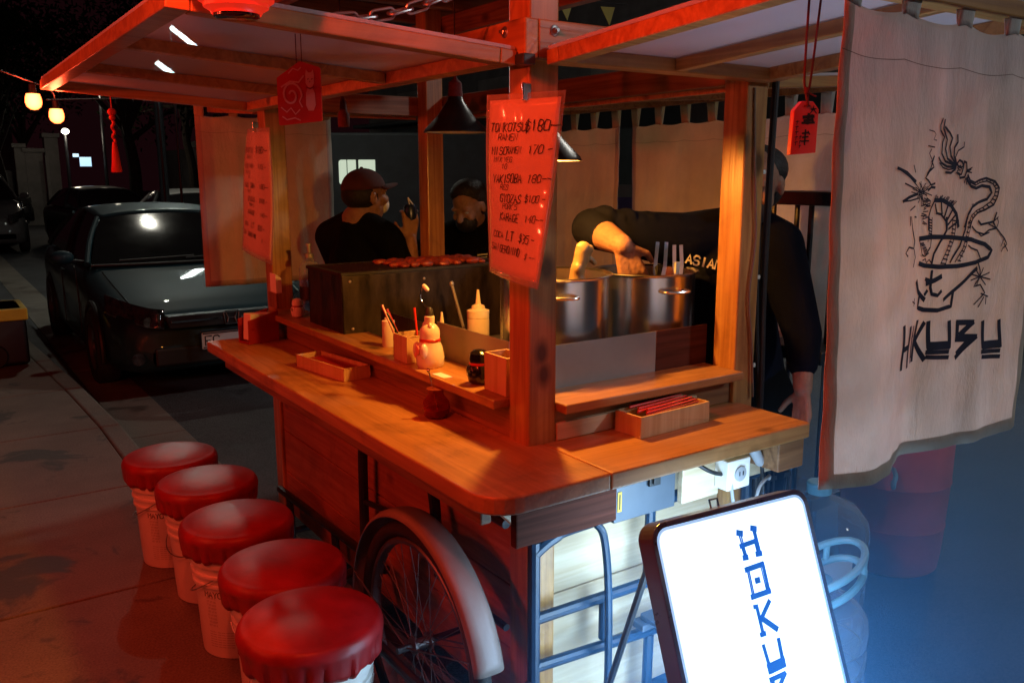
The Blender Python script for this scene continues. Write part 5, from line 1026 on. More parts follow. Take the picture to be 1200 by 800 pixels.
# ------------------------------------------------------------------ jugs, crate, drum
def jug(label,c,s,cap,name='water_jug'):
    t=thing(name,label,'water jug',c,0,'clear water jugs on the ground')
    pr=[(0,0),(.14,0),(.155,.01)]
    for k in range(4):
        z=.03+k*.085; pr+=[(.155,z),(.152,z+.012),(.146,z+.020),(.152,z+.028),(.155,z+.042)]
    pr+=[(.155,.37),(.148,.405),(.115,.445),(.060,.468),(.034,.476),(.032,.505),(.036,.507)]
    lat('bottle',[(r*s,z*s) for r,z in pr],c,M['clearp'],t,48)
    lat('water',[(0,.006*s),(.145*s,.01*s),(.143*s,.20*s),(0,.201*s)],c,M['water'],t,40)
    lat('cap',[(.037*s,.485*s),(.038*s,.515*s),(.034*s,.52*s),(0,.52*s)],c,cap,t,24)
    return t
M['water']=glassy('still_water',(.70,.82,.92),.04,.10)
j=jug('tall ribbed clear water jug standing below the printed curtain',(2.635,1.86,ZR),1.20,M['cyan_plastic'])
b=MB(); b.grid(lambda u,v:(2.635+.188*math.cos(R(208+50*u)),1.86+.188*math.sin(R(208+50*u)),.20+.08*v),12,2); b.build('label',M['tissue'],j)
j=jug('low clear water jug with a pale blue carrying handle beside the lit sign',(2.19,1.52,ZR),.98,M['cyan_plastic'])
for k,(z,r) in enumerate(((.455,.066),(.395,.078))):
    b=MB(); ring=[Vector((2.19+.145*math.cos(a)+.0*k,1.50+.085*math.sin(a),z-.12+.10+.04*math.cos(a*1.0))) for a in [2*math.pi*q_/28 for q_ in range(28)]]
    b.tube([p+Vector((0,0,0)) for p in ring],.012,8,closed=True); b.build('handle',M['cyan_plastic'],j)
for a in (.9,2.3,4.0,5.4):
    x=2.19+.145*math.cos(a); y=1.50+.085*math.sin(a); z0=.04*math.cos(a)
    b=MB(); b.tube([(x,y,.375+z0),(x,y,.435+z0)],.010,8); b.build('handle',M['cyan_plastic'],j)
t=thing('red_drum','red plastic drum with moulded ribs standing on the road','drum',(3.50,2.09,ZR))
pr=[(0,0),(.225,0),(.24,.012),(.252,.10),(.258,.20),(.262,.208),(.258,.216),(.268,.40),(.274,.408),(.270,.418),(.272,.60),(.262,.70),(.235,.735),(.22,.74),(.0,.742)]
lat('drum',[(r*.86,z) for r,z in pr],(3.50,2.09,ZR),M['barrel'],t,56); lat('lid',[(.185,.742),(.192,.748),(.192,.775),(.17,.782),(0,.784)],(3.50,2.09,ZR),M['barrel'],t,48)
b=MB(); b.tube(smooth_path([(3.31,1.985,.385),(3.245,1.93,.38),(3.22,1.92,.355),(3.235,1.93,.33),(3.31,1.98,.325)],4),.010,8); b.build('handle',M['cyan_plastic'],t)
def crate(label,x0,x1,y0,y1,z0,h):
    t=thing('plastic_crate',label,'crate',((x0+x1)/2,(y0+y1)/2,z0)); b=MB()
    b.box(x0,x1,y0,y1,z0,z0+.012)
    for z in (z0+.012,z0+h*.33,z0+h*.66,z0+h-.045):
        hh=.045 if z>z0+h*.8 else .016
        b.box(x0,x1,y0,y0+.010,z,z+hh); b.box(x0,x1,y1-.010,y1,z,z+hh); b.box(x0,x0+.010,y0+.0105,y1-.0105,z,z+hh); b.box(x1-.010,x1,y0+.0105,y1-.0105,z,z+hh)
    nx=13
    for k in range(nx):
        x=x0+.002+(x1-x0-.016)*k/(nx-1); b.box(x,x+.010,y0+.0025,y0+.0075,z0+.012,z0+h-.02); b.box(x,x+.010,y1-.0075,y1-.0025,z0+.012,z0+h-.02)
    for k in range(10):
        y=y0+.02+(y1-y0-.05)*k/9; b.box(x0+.0025,x0+.0075,y,y+.010,z0+.012,z0+h-.02); b.box(x1-.0075,x1-.0025,y,y+.010,z0+.012,z0+h-.02)
    b.build('basket',M['crate'],t); return t
crate('black plastic crate under the counter end, lower of two',2.21,2.56,1.93,2.30,ZR,.385)
crate('black plastic crate under the counter end, upper of two',2.21,2.56,1.93,2.30,.267,.385)
b=MB(); b.ell((2.30,2.04,.60),(.07,.08,.05)); b.ell((2.33,2.10,.62),(.06,.07,.06)); b.ell((2.44,2.05,.60),(.09,.09,.05)); b.ell((2.47,2.12,.62),(.06,.06,.05)); tag(b.build('plastic_bag',M['tissue'],remesh=.012,smoothit=3),'pale plastic bags stuffed into the upper black crate','bag')
# ------------------------------------------------------------------ people
def V3(*a): return Vector(a)
def head_mesh(b, c, yaw, pitch=0., s=1., roll=0.):
    """adds a head (skull, jaw, nose, brow, lips, ears) looking along yaw; returns the frame"""
    Mx=Matrix.Translation(c)@Matrix.Rotation(yaw,4,'Z')@Matrix.Rotation(roll,4,'X')@Matrix.Rotation(pitch,4,'Y')@Matrix.Scale(s,4)
    def e(p,r): b.ell(Mx@Vector(p),tuple(x*s for x in r),M=Mx.to_3x3().normalized().to_4x4(),nu=18,nv=12)
    e((-.008,0,.030),(.098,.077,.090)); e((.022,0,-.030),(.072,.062,.085)); e((.045,0,-.078),(.038,.038,.030)); e((.045,.0,.000),(.050,.060,.060))
    b.capsule(Mx@V3(.090,0,.018),Mx@V3(.112,0,-.018),.010*s,.015*s,10)
    for sg_ in (-1,1):
        e((.078,sg_*.030,.028),(.020,.026,.010)); e((.066,sg_*.042,-.018),(.028,.022,.022)); e((-.006,sg_*.079,-.004),(.020,.010,.032)); e((.104,sg_*.010,-.022),(.010,.009,.008))
    e((.088,0,-.048),(.014,.026,.007)); e((.087,0,-.058),(.013,.022,.007))
    return Mx
def hand(b, w, d, pal, curl=.5, s=1., thumb=1, spread=.18):
    """hand at wrist w pointing along d; pal = palm normal; thumb side sign"""
    d=Vector(d).normalized(); pal=Vector(pal); pal=(pal-d*pal.dot(d)).normalized(); sd=d.cross(pal)*thumb
    w=Vector(w); k=w+d*.085*s
    for f in (-1.,-.35,.35,1.): b.capsule(w+sd*f*.014*s+d*.01*s,k+sd*f*.030*s,.014*s,.0115*s,10)
    for i,(f,l) in enumerate(((1.,.072),(.36,.082),(-.32,.077),(-.95,.060))):
        p=k+sd*f*.030*s; dr=(d+sd*f*spread*.5).normalized(); a=0.
        for j,fr in enumerate((.45,.32,.25)):
            a+=curl*(.5 if j==0 else .75)
            q=p+(dr*math.cos(a)+pal*math.sin(a))*l*fr*s
            b.capsule(p,q,(.0098-.001*j)*s,(.0092-.001*j)*s,10); p=q
    p=w+sd*.026*s+d*.022*s; q=p+(sd*.75+d*.65+pal*.35).normalized()*.042*s; r_=q+(sd*.25+d*.85+pal*.55).normalized()*.032*s
    b.capsule(w+sd*.012*s+d*.010*s,p,.014*s,.0135*s,10); b.capsule(p,q,.0125*s,.0105*s,10); b.capsule(q,r_,.0105*s,.0085*s,10)
def limb(b, pts, rs):
    for i in range(len(pts)-1): b.capsule(pts[i],pts[i+1],rs[i],rs[i+1],16)
def eyes(root, Mx, s=1.):
    b=MB()
    for sg_ in (-1,1): b.ell(Mx@V3(.080,sg_*.031,.012),(.012*s,.013*s,.009*s),nu=12,nv=8)
    b.build('eyes',M['eye'],root)
M['eye']=mat('eye_white',(.55,.52,.48),rough=.2,var=.3,scale=60)
# cook reaching into the pot
ck=thing('person','cook in a dark sweater leaning over the pots with one bare hand in the pot','person',(2.52,2.12,ZR))
hd=V3(2.40,2.03,1.575); nk=V3(2.42,2.09,1.44); sr=V3(2.20,2.17,1.385); sl=V3(2.46,1.97,1.37); chest=V3(2.36,2.13,1.24); pel=V3(2.50,2.13,.83)
er=V3(1.86,2.26,1.435); wr=V3(1.825,2.06,1.395); el=V3(2.48,1.86,1.07); wl=V3(2.42,1.80,.90)
b=MB(); Mx=head_mesh(b,hd,R(205),R(18),1.08)
limb(b,[hd+V3(.015,.03,-.05),nk],[.055,.062]); limb(b,[nk,chest,pel],[.085,.14,.14])
limb(b,[nk+V3(-.02,.02,-.03),sr],[.06,.07]); limb(b,[sr,er],[.062,.048]); limb(b,[er,er.lerp(wr,.45),wr],[.050,.049,.033]); hand(b,wr,(.30,-.16,-.92),(.50,.80,.10),.36,1.16,thumb=1,spread=.35)
limb(b,[nk+V3(.02,-.02,-.03),sl],[.06,.065]); limb(b,[sl,el],[.058,.046]); limb(b,[el,wl],[.044,.032]); hand(b,wl,(-.15,-.15,-1),(-1,.2,.0),.5,1.10,thumb=1)
for s_ in (-.10,.10):
    h=pel+V3(0,s_,-.04); kn=V3(2.50,2.13+s_*1.1,.37); an=V3(2.52,2.13+s_*1.1,-.04); limb(b,[h,kn,an],[.09,.065,.048]); limb(b,[an,an+V3(-.15,0,-.045)],[.04,.033])
b.build('body',M['skin'],ck,remesh=.0055,smoothit=2); eyes(ck,Mx,1.08)
b=MB()
limb(b,[nk+V3(0,0,-.02),chest,pel+V3(-.01,0,.02)],[.095,.168,.165]); limb(b,[nk+V3(-.02,.02,-.02),sr,sr.lerp(er,.55),er+V3(.01,0,0)],[.085,.098,.080,.070]); limb(b,[er,er.lerp(wr,.32)],[.068,.058])
limb(b,[nk+V3(.02,-.02,-.02),sl,sl.lerp(el,.5),el,el.lerp(wl,.55)],[.085,.09,.078,.066,.052])
for k in range(9):   # creases and bunched cloth along the sleeve and shoulder
    f=k/8; p=sr.lerp(er,f*.9); b.ell(p+V3(0,-.02,.055-.01*(k%2)),(.028,.05,.03),nu=12,nv=8)
b.build('sweater',M['navy_knit'],ck,remesh=.009,smoothit=3)
b=MB()
for s_ in (-.10,.10):
    h=pel+V3(0,s_,-.02); kn=V3(2.50,2.13+s_*1.1,.37); an=V3(2.52,2.13+s_*1.1,0); limb(b,[h,kn,an],[.115,.088,.072])
limb(b,[pel+V3(0,-.05,0),pel+V3(0,.05,0)],[.14,.14]); b.build('trousers',M['black_cotton'],ck,remesh=.012,smoothit=3)
b=MB()
for s_ in (-.11,.11): limb(b,[V3(2.54,2.13+s_,ZR+.055),V3(2.33,2.13+s_,ZR+.045)],[.052,.046])
b.build('shoes',M['rubber'],ck,remesh=.01)
b=MB(); b.ell(hd+V3(.02,.015,.055),(.115,.098,.085),nu=22,nv=14); b.ell(hd+V3(.06,.03,.0),(.08,.085,.09)); b.build('hair',M['hair'],ck)
b=MB(); b.ell(Mx@V3(.055,0,-.058),(.062,.066,.058),nu=18,nv=12); b.build('face_mask',M['mask'],ck)
# print on the chest
tx=V3(2.148,2.088,1.338); ex=V3(.72,-.66,-.20).normalized(); ez=V3(.0,-.15,1).normalized(); ey=ez.cross(ex).normalized()
b=MB(); b.strokes(text_strokes('ASIAN',-.01,-.016,.030,.1,.12,rg=random.Random(2),wide=.95),.0065,lambda u,v,l:tx+ex*u+ez*v-ey*l,.03); b.build('chest_lettering',M['text_cream'],ck)
# capped man with a can, behind the grill
cm=thing('person','man in a maroon cap and black shirt behind the grill, raising a drink','person',(1.86,4.12,ZR))
hd=V3(1.835,3.98,1.50); nk=V3(1.80,4.0,1.385); chest=V3(1.82,4.03,1.16); pel=V3(1.84,4.08,.80); sr=V3(1.90,3.87,1.29); sl=V3(1.73,4.17,1.30)
er=V3(1.98,3.78,1.09); wr=V3(1.985,3.80,1.30); el=V3(1.85,4.30,1.05); wl=V3(2.02,4.30,.98)
b=MB(); Mx=head_mesh(b,hd,R(8),R(-4),1.06)
limb(b,[hd+V3(-.03,0,-.05),nk],[.056,.062]); limb(b,[nk,chest,pel],[.085,.135,.14])
limb(b,[nk,sr],[.06,.06]); limb(b,[sr,er],[.052,.043]); limb(b,[er,wr],[.042,.030]); hand(b,wr,(.1,.15,1),(.2,1,-.1),.75,1.08,thumb=1)
limb(b,[nk,sl],[.06,.06]); limb(b,[sl,el],[.052,.043]); limb(b,[el,wl],[.042,.030]); hand(b,wl,(1,.1,-.1),(0,0,-1),.4,1.08,thumb=1)
for s_ in (-.09,.09):
    h=pel+V3(0,s_,-.04); limb(b,[h,V3(1.86,4.10+s_,.36),V3(1.84,4.12+s_,-.05)],[.09,.06,.046]); limb(b,[V3(1.84,4.12+s_,-.06),V3(1.98,4.12+s_,-.085)],[.04,.033])
b.build('body',M['skin'],cm,remesh=.007,smoothit=2); eyes(cm,Mx,1.06)
b=MB(); limb(b,[nk+V3(-.01,0,-.04),chest,pel],[.085,.165,.16]); limb(b,[nk,sr,sr.lerp(er,.7)],[.075,.088,.072]); limb(b,[nk,sl,sl.lerp(el,.7)],[.075,.088,.072]); b.build('shirt',M['black_cotton'],cm,remesh=.010,smoothit=3)
b=MB()
for s_ in (-.09,.09): limb(b,[pel+V3(0,s_,-.02),V3(1.86,4.10+s_,.36),V3(1.84,4.12+s_,-.02)],[.115,.085,.07])
b.build('trousers',M['black_cotton'],cm,remesh=.012,smoothit=3)
b=MB()
for s_ in (-.09,.09): limb(b,[V3(1.82,4.12+s_,ZR+.05),V3(1.99,4.12+s_,ZR+.045)],[.05,.045])
b.build('shoes',M['rubber'],cm,remesh=.01)
b=MB(); b.ell(Mx@V3(-.025,0,.015),(.098,.086,.078)); b.build('hair',M['hair'],cm)
b=MB()
def capf(u,v):
    a=2*math.pi*u; t=v*math.pi/2; return Mx@V3(-.008+.107*math.sin(t)*math.cos(a),.089*math.sin(t)*math.sin(a),.040+.092*math.cos(t))
b.grid(capf,32,10)
def brim(u,v):
    a=R(-62+124*u); r=.088+.085*v*math.cos(a*.9)**.7; return Mx@V3(-.008+(.107+.078*v*max(math.cos(a),0))*math.cos(a),(.089+.02*v)*math.sin(a),.046+.006*v-.05*math.sin(a)**2*v*.5)
b.grid(brim,20,6); b.ell(Mx@V3(-.008,0,.134),(.008,.008,.005),nu=8,nv=6); b.build('cap',M['cap'],cm,solid=.004)
b=MB(); b.ell(Mx@V3(.075,0,-.04),(.046,.055,.048),nu=18,nv=12); b.build('face_mask',M['tissue'],cm)
b=MB(); b.lathe([(0,0),(.029,0),(.033,.006),(.033,.108),(.027,.120),(0,.120)],(2.005,3.835,1.345),24); tag(b.build('drink_can',M['can']) if 'can' in M else b.build('drink_can',mat('blue_can',(.03,.05,.14),rough=.25,metal=.6,var=.3,scale=30)),'dark blue drink can held up by the capped man','can')
b=MB(); b.tube([(2.00,3.83,1.46),(1.985,3.82,1.50)],.003,6); b.tube([(1.985,3.82,1.50),(2.055,3.85,1.43)],.0035,6); tag(b.build('drinking_straw',M['tissue']),'thin white straw in the dark blue drink','straw')
# bearded man in black on the right of the rear post
bm_=thing('person','man in black with a lowered face, half hidden behind the long menu','person',(2.55,4.25,ZR))
hd=V3(2.46,4.02,1.44); nk=V3(2.55,4.10,1.34); chest=V3(2.58,4.17,1.10); pel=V3(2.58,4.22,.78)
b=MB(); Mx=head_mesh(b,hd,R(205),R(28),1.06)
limb(b,[hd+V3(.04,.02,-.05),nk],[.056,.062]); limb(b,[nk,chest,pel],[.085,.135,.14])
sr=V3(2.47,4.30,1.25); sl=V3(2.66,3.99,1.24); er=V3(2.30,4.36,1.03); wr=V3(2.16,4.22,.99); el=V3(2.52,3.86,1.02); wl=V3(2.30,3.86,1.02)
limb(b,[nk,sr],[.06,.06]); limb(b,[sr,er,wr],[.052,.043,.030]); hand(b,wr,(-1,-.5,-.2),(0,0,-1),.5,1.08,thumb=-1)
limb(b,[nk,sl],[.06,.06]); limb(b,[sl,el,wl],[.052,.043,.030]); hand(b,wl,(-1,.1,-.1),(0,0,-1),.5,1.08,thumb=1)
for s_ in (-.09,.09): limb(b,[pel+V3(0,s_,-.04),V3(2.56,4.22+s_,.36),V3(2.58,4.24+s_,-.05)],[.09,.06,.046]); limb(b,[V3(2.58,4.24+s_,-.06),V3(2.44,4.24+s_,-.085)],[.04,.033])
b.build('body',M['skin'],bm_,remesh=.007,smoothit=2); eyes(bm_,Mx,1.06)
b=MB(); limb(b,[nk,chest,pel],[.09,.165,.16]); limb(b,[nk,sr,er,wr.lerp(er,.3)],[.075,.088,.066,.052]); limb(b,[nk,sl,el,wl.lerp(el,.3)],[.075,.088,.066,.052]); b.build('hooded_top',M['black_cotton'],bm_,remesh=.010,smoothit=3)
b=MB()
for s_ in (-.09,.09): limb(b,[pel+V3(0,s_,-.02),V3(2.56,4.22+s_,.36),V3(2.58,4.24+s_,-.02)],[.115,.085,.07])
b.build('trousers',M['black_cotton'],bm_,remesh=.012,smoothit=3)
b=MB()
for s_ in (-.09,.09): limb(b,[V3(2.60,4.24+s_,ZR+.05),V3(2.43,4.24+s_,ZR+.045)],[.05,.045])
b.build('shoes',M['rubber'],bm_,remesh=.01)
b=MB(); b.ell(Mx@V3(-.03,0,.055),(.108,.094,.085)); b.ell(Mx@V3(-.06,0,.0),(.08,.09,.09)); b.build('hair',M['hair'],bm_)
b=MB(); b.ell(Mx@V3(.062,0,-.056),(.058,.066,.056),nu=18,nv=12); b.build('beard',M['hair'],bm_)
b=MB(); b.strokes([(.008,[(-.03,0),(.02,.006)]),(.006,[(-.02,-.014),(.018,-.010)])],None,lambda u,v,l:V3(2.455,3.875,1.19)+V3(.83,-.55,0)*u+V3(0,0,1)*v+V3(-.5,-.8,0)*l,.002); b.build('sleeve_print',M['text_cream'],bm_)

# ------------------------------------------------------------------ cars
def car(label, loc, rotz, paint, s=1., detail=True, L=4.45, H=1.42, group=None, glow=False, name='parked_car'):
    t=thing(name,label,'car',loc,R(rotz),group); t.scale=(s,s,s); kz=H/1.42; kl=L/4.45
    ST=[(0.,.60,.42,.27),(.05,.70,.56,.22),(.14,.79,.655,.19),(.35,.845,.735,.18),(.75,.868,.82,.17),(1.25,.88,.91,.17),(1.40,.884,.945,.17),(2.2,.886,.96,.17),(3.2,.886,.975,.17),(3.9,.875,.99,.18),(4.25,.84,.97,.22),(4.40,.77,.86,.27),(4.45,.68,.70,.32)]
    def ring(y,hw,zt,zb):
        P=[(0,zt),(hw*.45,zt-.004),(hw*.80,zt-.022),(hw*.94,zt-.06),(hw*.985,zt-.14),(hw,zt-.26 if zt>.6 else (zt+zb)/2+.02),(hw*.995,(zt+zb)/2-.03),(hw*.985,zb+.10),(hw*.95,zb+.03),(hw*.80,zb)]
        R_=[(x,y*kl,z*kz) for x,z in P]; Lm=[(-x,y*kl,z*kz) for x,z in P[::-1][:-1]]
        return R_+Lm
    # densify along the length
    rings=[]
    for i in range(len(ST)-1):
        for k in range(4):
            f=k/4; a=ST[i];c=ST[i+1]; rings.append(ring(*[a[j]*(1-f)+c[j]*f for j in range(4)]))
    rings.append(ring(*ST[-1])); n=len(rings[0]); b=MB()
    vs=[v for r in rings for v in r]; fs=[(i*n+k,i*n+(k+1)%n,(i+1)*n+(k+1)%n,(i+1)*n+k) for i in range(len(rings)-1) for k in range(n)]
    b.add(vs,fs,0,True); b.add(rings[0],[list(range(n))]); b.add(rings[-1],[list(range(n))[::-1]])
    b.build('body',paint,t,local=True,angle=50)
    # greenhouse: base line and roof line joined by glass; roof in paint
    def gp(u,v):   # u -1..1 across, v 0..1 along: roof skin
        y=2.12+1.42*v; zc=1.355+.065*math.sin(math.pi*min(1,v*.95+.02)); hw=.575+.02*math.sin(math.pi*v)
        return V3(u*hw,y*kl,(zc-.045*abs(u)**2.6)*kz)
    b=MB(); b.grid(lambda a,c:gp(a*2-1,c),16,12); b.build('roof',paint,t,local=True,solid=.03)
    def wsh(u,v,y0,z0,h0,rear):
        top=gp(u,1 if rear else 0); bot=V3(u*h0,(y0+(.10 if not rear else -.06)*abs(u)**2)*kl,z0*kz); p=bot.lerp(top,v)
        p.y+=(-.035 if not rear else .035)*math.sin(math.pi*v)*(1-abs(u)*.4); p.z+=.012*math.sin(math.pi*v); return p
    b=MB(); b.grid(lambda a,c:wsh(a*2-1,c,1.28,.935,.775,False),18,10); b.build('windshield',M['car_glass'],t,local=True)
    b=MB(); b.grid(lambda a,c:wsh(a*2-1,c,4.02,.985,.70,True),14,8); b.build('rear_window',M['car_glass'],t,local=True)
    for sg_ in (-1,1):
        def side(a,c):
            bot=V3(sg_*(.80 if True else 0),(1.40+2.50*a)*kl,(.95+.03*a)*kz); q=gp(sg_*1.,a); p=bot.lerp(q,c); p.x+=sg_*.02*math.sin(math.pi*c); return p
        b=MB(); b.grid(lambda a,c:side(.015+.97*a,c),20,6); b.build('side_window',M['car_glass'],t,local=True)
        for a0,w in ((0.,.026),(.42,.04),(1.,.03)):
            b=MB(); b.tube([side(a0,c/6) for c in range(7)],w,8); b.build('pillar',paint if a0 in (0.,1.) else M['black_trim'],t,local=True)
    for (x,y) in ((.79,.86),(-.79,.86),(.79,3.50),(-.79,3.50)):
        sg_=1 if x>0 else -1; Mw=rotm('Y',90)
        b=MB(); b.lathe([(.20,-.09),(.29,-.092),(.312,-.07),(.315,0),(.312,.07),(.29,.092),(.20,.09)],(x+sg_*.02,y*kl,.315),36,M=Mw,cap=False); w=b.build('wheel',M['rubber'],t,local=True)
        b=MB(); b.lathe([(.0,sg_*.05),(.05,sg_*.055),(.06,sg_*.075),(.19,sg_*.06),(.205,sg_*.085),(.205,sg_*.04)],(x+sg_*.02,y*kl,.315),30,M=Mw,cap=False); b.build('rim',M['dirty_chrome'],w,local=True)
        b=MB(); b.tube([V3(sg_*.872,y*kl+.365*math.cos(a),.315+.365*math.sin(a)) for a in [R(-12+204*k/24) for k in range(25)]],.022,8); b.build('wheel_arch',M['black_trim'],t,local=True)
    for sg_ in (-1,1):
        b=MB()
        def hl(a,c):
            y=.02+.42*a; x=sg_*(.50+.345*a**.62); z=.545+.13*c+.10*a+(.02 if c>.5 else 0); x-=sg_*.02*c; 
            return V3(x,(y+.05*c-.035)*kl,z*kz)
        b.grid(hl,14,6); b.build('headlight',M['small_lamp'] if glow else M['headlamp'],t,local=True,solid=.02)
        b=MB(); b.ell((sg_*.97,1.62*kl,1.0*kz),(.10,.055,.065)); b.tube([(sg_*.80,1.60*kl,.95*kz),(sg_*.94,1.62*kl,.97*kz)],.022,8); b.build('mirror',paint,t,local=True)
        b=MB(); b.ell((sg_*.66,4.36*kl,.80*kz),(.14,.07,.07)); b.build('tail_light',M['red_card'],t,local=True)
    if detail:
        b=MB(); b.prism(round_poly([(-.47,.555),(.47,.555),(.50,.655),(-.50,.655)],.02),-.035,.075,M=rotm('X',90)); b.build('grille',M['black_trim'],t,local=True,bevel=.006)
        b=MB(); b.box(-.46,-.075,-.082,-.077,.60,.618); b.box(.075,.46,-.082,-.077,.60,.618); b.build('grille_bar',M['chrome'],t,local=True,bevel=.003)
        # chrome badge: slanted H in a rounded frame
        b=MB(); hb=lambda x,z:(x,-.088,.61+z)
        for pts in ([(-.042,.042),(-.026,.0),(-.036,-.042)],[(.042,.042),(.026,.0),(.036,-.042)],[(-.026,.0),(.026,.0)]): b.tube([hb(*p) for p in pts],.0065,8)
        b.tube([hb(*p) for p in round_poly([(-.062,.052),(.062,.052),(.050,-.052),(-.050,-.052)],.014,4)],.004,8,closed=True); b.build('badge',M['chrome'],t,local=True)
        b=MB(); b.box(-.58,.58,-.012,.10,.25,.40); b.build('lower_grille',M['black_trim'],t,local=True,bevel=.02)
        p=MB(); p.box(-.24,.06+.06,-.045,-.035,.36,.505); pl=p.build('license_plate',M['plate'],t,local=True,bevel=.003)
        p=MB(); p.tube([(x,-.047,z) for x,z in round_poly([(-.238,.362),(.118,.362),(.118,.503),(-.238,.503)],.01,3)],.006,6,closed=True); p.build('plate_frame',M['black_trim'],pl,local=True)
        p=MB(); p.strokes(text_strokes('EC',-.205,.395,.072,0,.0,rg=random.Random(1)),.011,lambda u,v,l:V3(u,-.0455-l,v),.001)
        p.strokes([(.010,[(-.22,.488),(.10,.488)]),(.010,[(-.22,.378),(.10,.378)])],None,lambda u,v,l:V3(u,-.0455-l,v),.001); p.build('plate_writing',M['black_ink'],pl,local=True)
        for sg_ in (-1,1):
            b=MB(); b.tube([V3(sg_*x,y*kl,z*kz) for x,y,z in ((.60,.16,.655),(.672,.35,.718),(.694,.75,.801),(.704,1.05,.858),(.706,1.27,.893))],.004,6); b.build('hood_gap',M['black_trim'],t,local=True)
            b=MB(); b.lathe([(.0,.0),(.035,.004),(.04,.02)],(sg_*.60,.062,.60),20,M=rotm('X',75)); b.build('lamp_reflector',M['headlamp'],t,local=True)
            b=MB(); b.lathe([(.0,.0),(.045,.004),(.05,.02)],(sg_*.70,.02,.33),18,M=rotm('X',90)); b.build('fog_lamp',M['headlamp'],t,local=True)
        for (x0,x1) in ((-.55,.10),(.02,.62)):
            b=MB(); f=lambda x:wsh(max(-1,min(1,x/.775)),.06+.05*(x-x0),1.28,.935,.775,False)+V3(0,-.018,.012)
            b.tube([f(x0+(x1-x0)*k/10) for k in range(11)],.008,6); b.build('wiper',M['black_trim'],t,local=True)
        b=MB(); b.tube([wsh(-1+2*k/20,.0,1.28,.935,.775,False)+V3(0,-.012,.004) for k in range(21)],.012,6); b.build('cowl',M['black_trim'],t,local=True)
        for sg_ in (-1,1):
            b=MB(); b.tube([V3(sg_*.887,y*kl,z*kz) for y,z in round_poly([(1.42,.30),(2.42,.30),(2.42,.93),(1.50,.93)],.06,4)],.004,6,closed=True); b.build('door_gap',M['black_trim'],t,local=True)
            b=MB(); b.capsule((sg_*.895,2.22*kl,.83*kz),(sg_*.895,2.36*kl,.835*kz),.014,.014,8); b.build('door_handle',paint,t,local=True)
    return t
car('dusty dark blue sedan parked at the kerb, nearest car behind the cart',(1.98,6.98,ZR),0,M['car_blue'])
car('silver car facing the camera at the left edge of the photo',(1.10,21.5,ZR),0,M['car_silver'],H=1.75,detail=False)
car('dark car far down the street past the silver one',(2.35,33.,ZR),0,M['car_black'],H=1.7,detail=False)
car('dark car with one bright headlight seen over the blue sedan roof',(4.0,20.5,ZR),8,M['car_black'],detail=False)
b=MB(); b.ell((3.42,20.55,.50),(.07,.05,.07)); tag(b.build('lamp_glow',M['small_lamp']),'single bright white headlamp low above the blue sedan roof','lamp')
car('white car parked beyond the blue sedan, only its roof edge showing',(4.55,15.5,ZR),0,M['car_white'],detail=False)
# dark van with lit windows behind the capped man
t0=thing('lit_cabin','small dark cabin with two lit rounded windows behind the capped man','cabin',(7.6,16.9,ZR))
u0=V3(.827,-.563,0); f0=V3(-.55,-.83,0)
def cabp(u,z,l=0.): return V3(7.60,16.95,ZR)+u0*u+V3(0,0,z)-f0*(-l)
b=MB(); pl=[(-1.2,.3),(3.2,.3),(3.2,2.55),(-1.2,2.55)]; vs=[cabp(x,z) for x,z in pl]+[cabp(x,z,-1.6) for x,z in pl]; b.add(vs,[(0,1,2,3),(7,6,5,4)]+[(i,4+i,4+(i+1)%4,(i+1)%4) for i in range(4)]); b.build('body',M['shutter'],t0,bevel=.05)
for (a,c) in ((-.335,-.175),(-.155,.02),(.075,.42)):
    pl=round_poly([(a,1.50),(c,1.50),(c,2.00),(a,2.00)],[.05 if a<-.3 else .01,.01,.01,.06 if a<-.3 else .01],4); b=MB(); n=len(pl)
    vs=[cabp(x,z,.02) for x,z in pl]+[cabp(x,z,.006) for x,z in pl]; b.add(vs,[list(range(n)),[n+i for i in range(n)][::-1]]+[(i,(i+1)%n,n+(i+1)%n,n+i) for i in range(n)]); b.build('window',M['lit_window'],t0)

# ------------------------------------------------------------------ street behind
def bx(name,label,cat,x0,x1,y0,y1,z1,m,parts=None):
    t=thing(name,label,cat,((x0+x1)/2,(y0+y1)/2,ZR)); b=MB(); b.box(x0,x1,y0,y1,ZR-.05,z1); b.build('wall',m,t,bevel=.02)
    for (nm,a,c,d,e,f,g,mm) in (parts or []): b=MB(); b.box(a,c,d,e,f,g); b.build(nm,mm,t,bevel=.008)
    return t
bx('concrete_tower','tall dim concrete tower block in the top left corner','tower',2.35,3.9,46,50,26,M['stucco'],[('window',2.8,3.4,45.95,46.01,z,z+1.4,M['shutter']) for z in (6,10,14,18)])
for (x,w,h,nm) in ((3.0,.30,2.75,'leftmost pale gate pillar beside the far crossing'),(3.42,.55,2.6,'broad pale gate pillar right of the leftmost one'),(3.98,.42,3.1,'tallest pale gate pillar, right of the thin post')):
    bx('gate_pillar',nm,'pillar',x-w/2,x+w/2,33.6,34.1,h-.3,M['stucco_pale'],[('coping',x-w/2-.06,x+w/2+.06,33.54,34.16,h-.295,h-.16,M['stucco_pale'])])
bx('garden_wall','low grey garden wall behind the silver car','wall',-6,2.8,34,34.3,1.7,M['stucco'])
bx('house','dim low house with pillars right of the tassel','house',8.6,12.6,32,38,2.5,M['stucco'],[('pillar',x,x+.22,31.4,31.62,ZR,2.5,M['stucco_pale']) for x in (8.7,9.4,10.1,10.8)]+[('porch_roof',8.4,12.8,31.2,33.,2.51,2.72,M['stucco_pale']),('window',9.75,10.6,31.96,32.02,.8,1.7,M['blue_lamp'])])
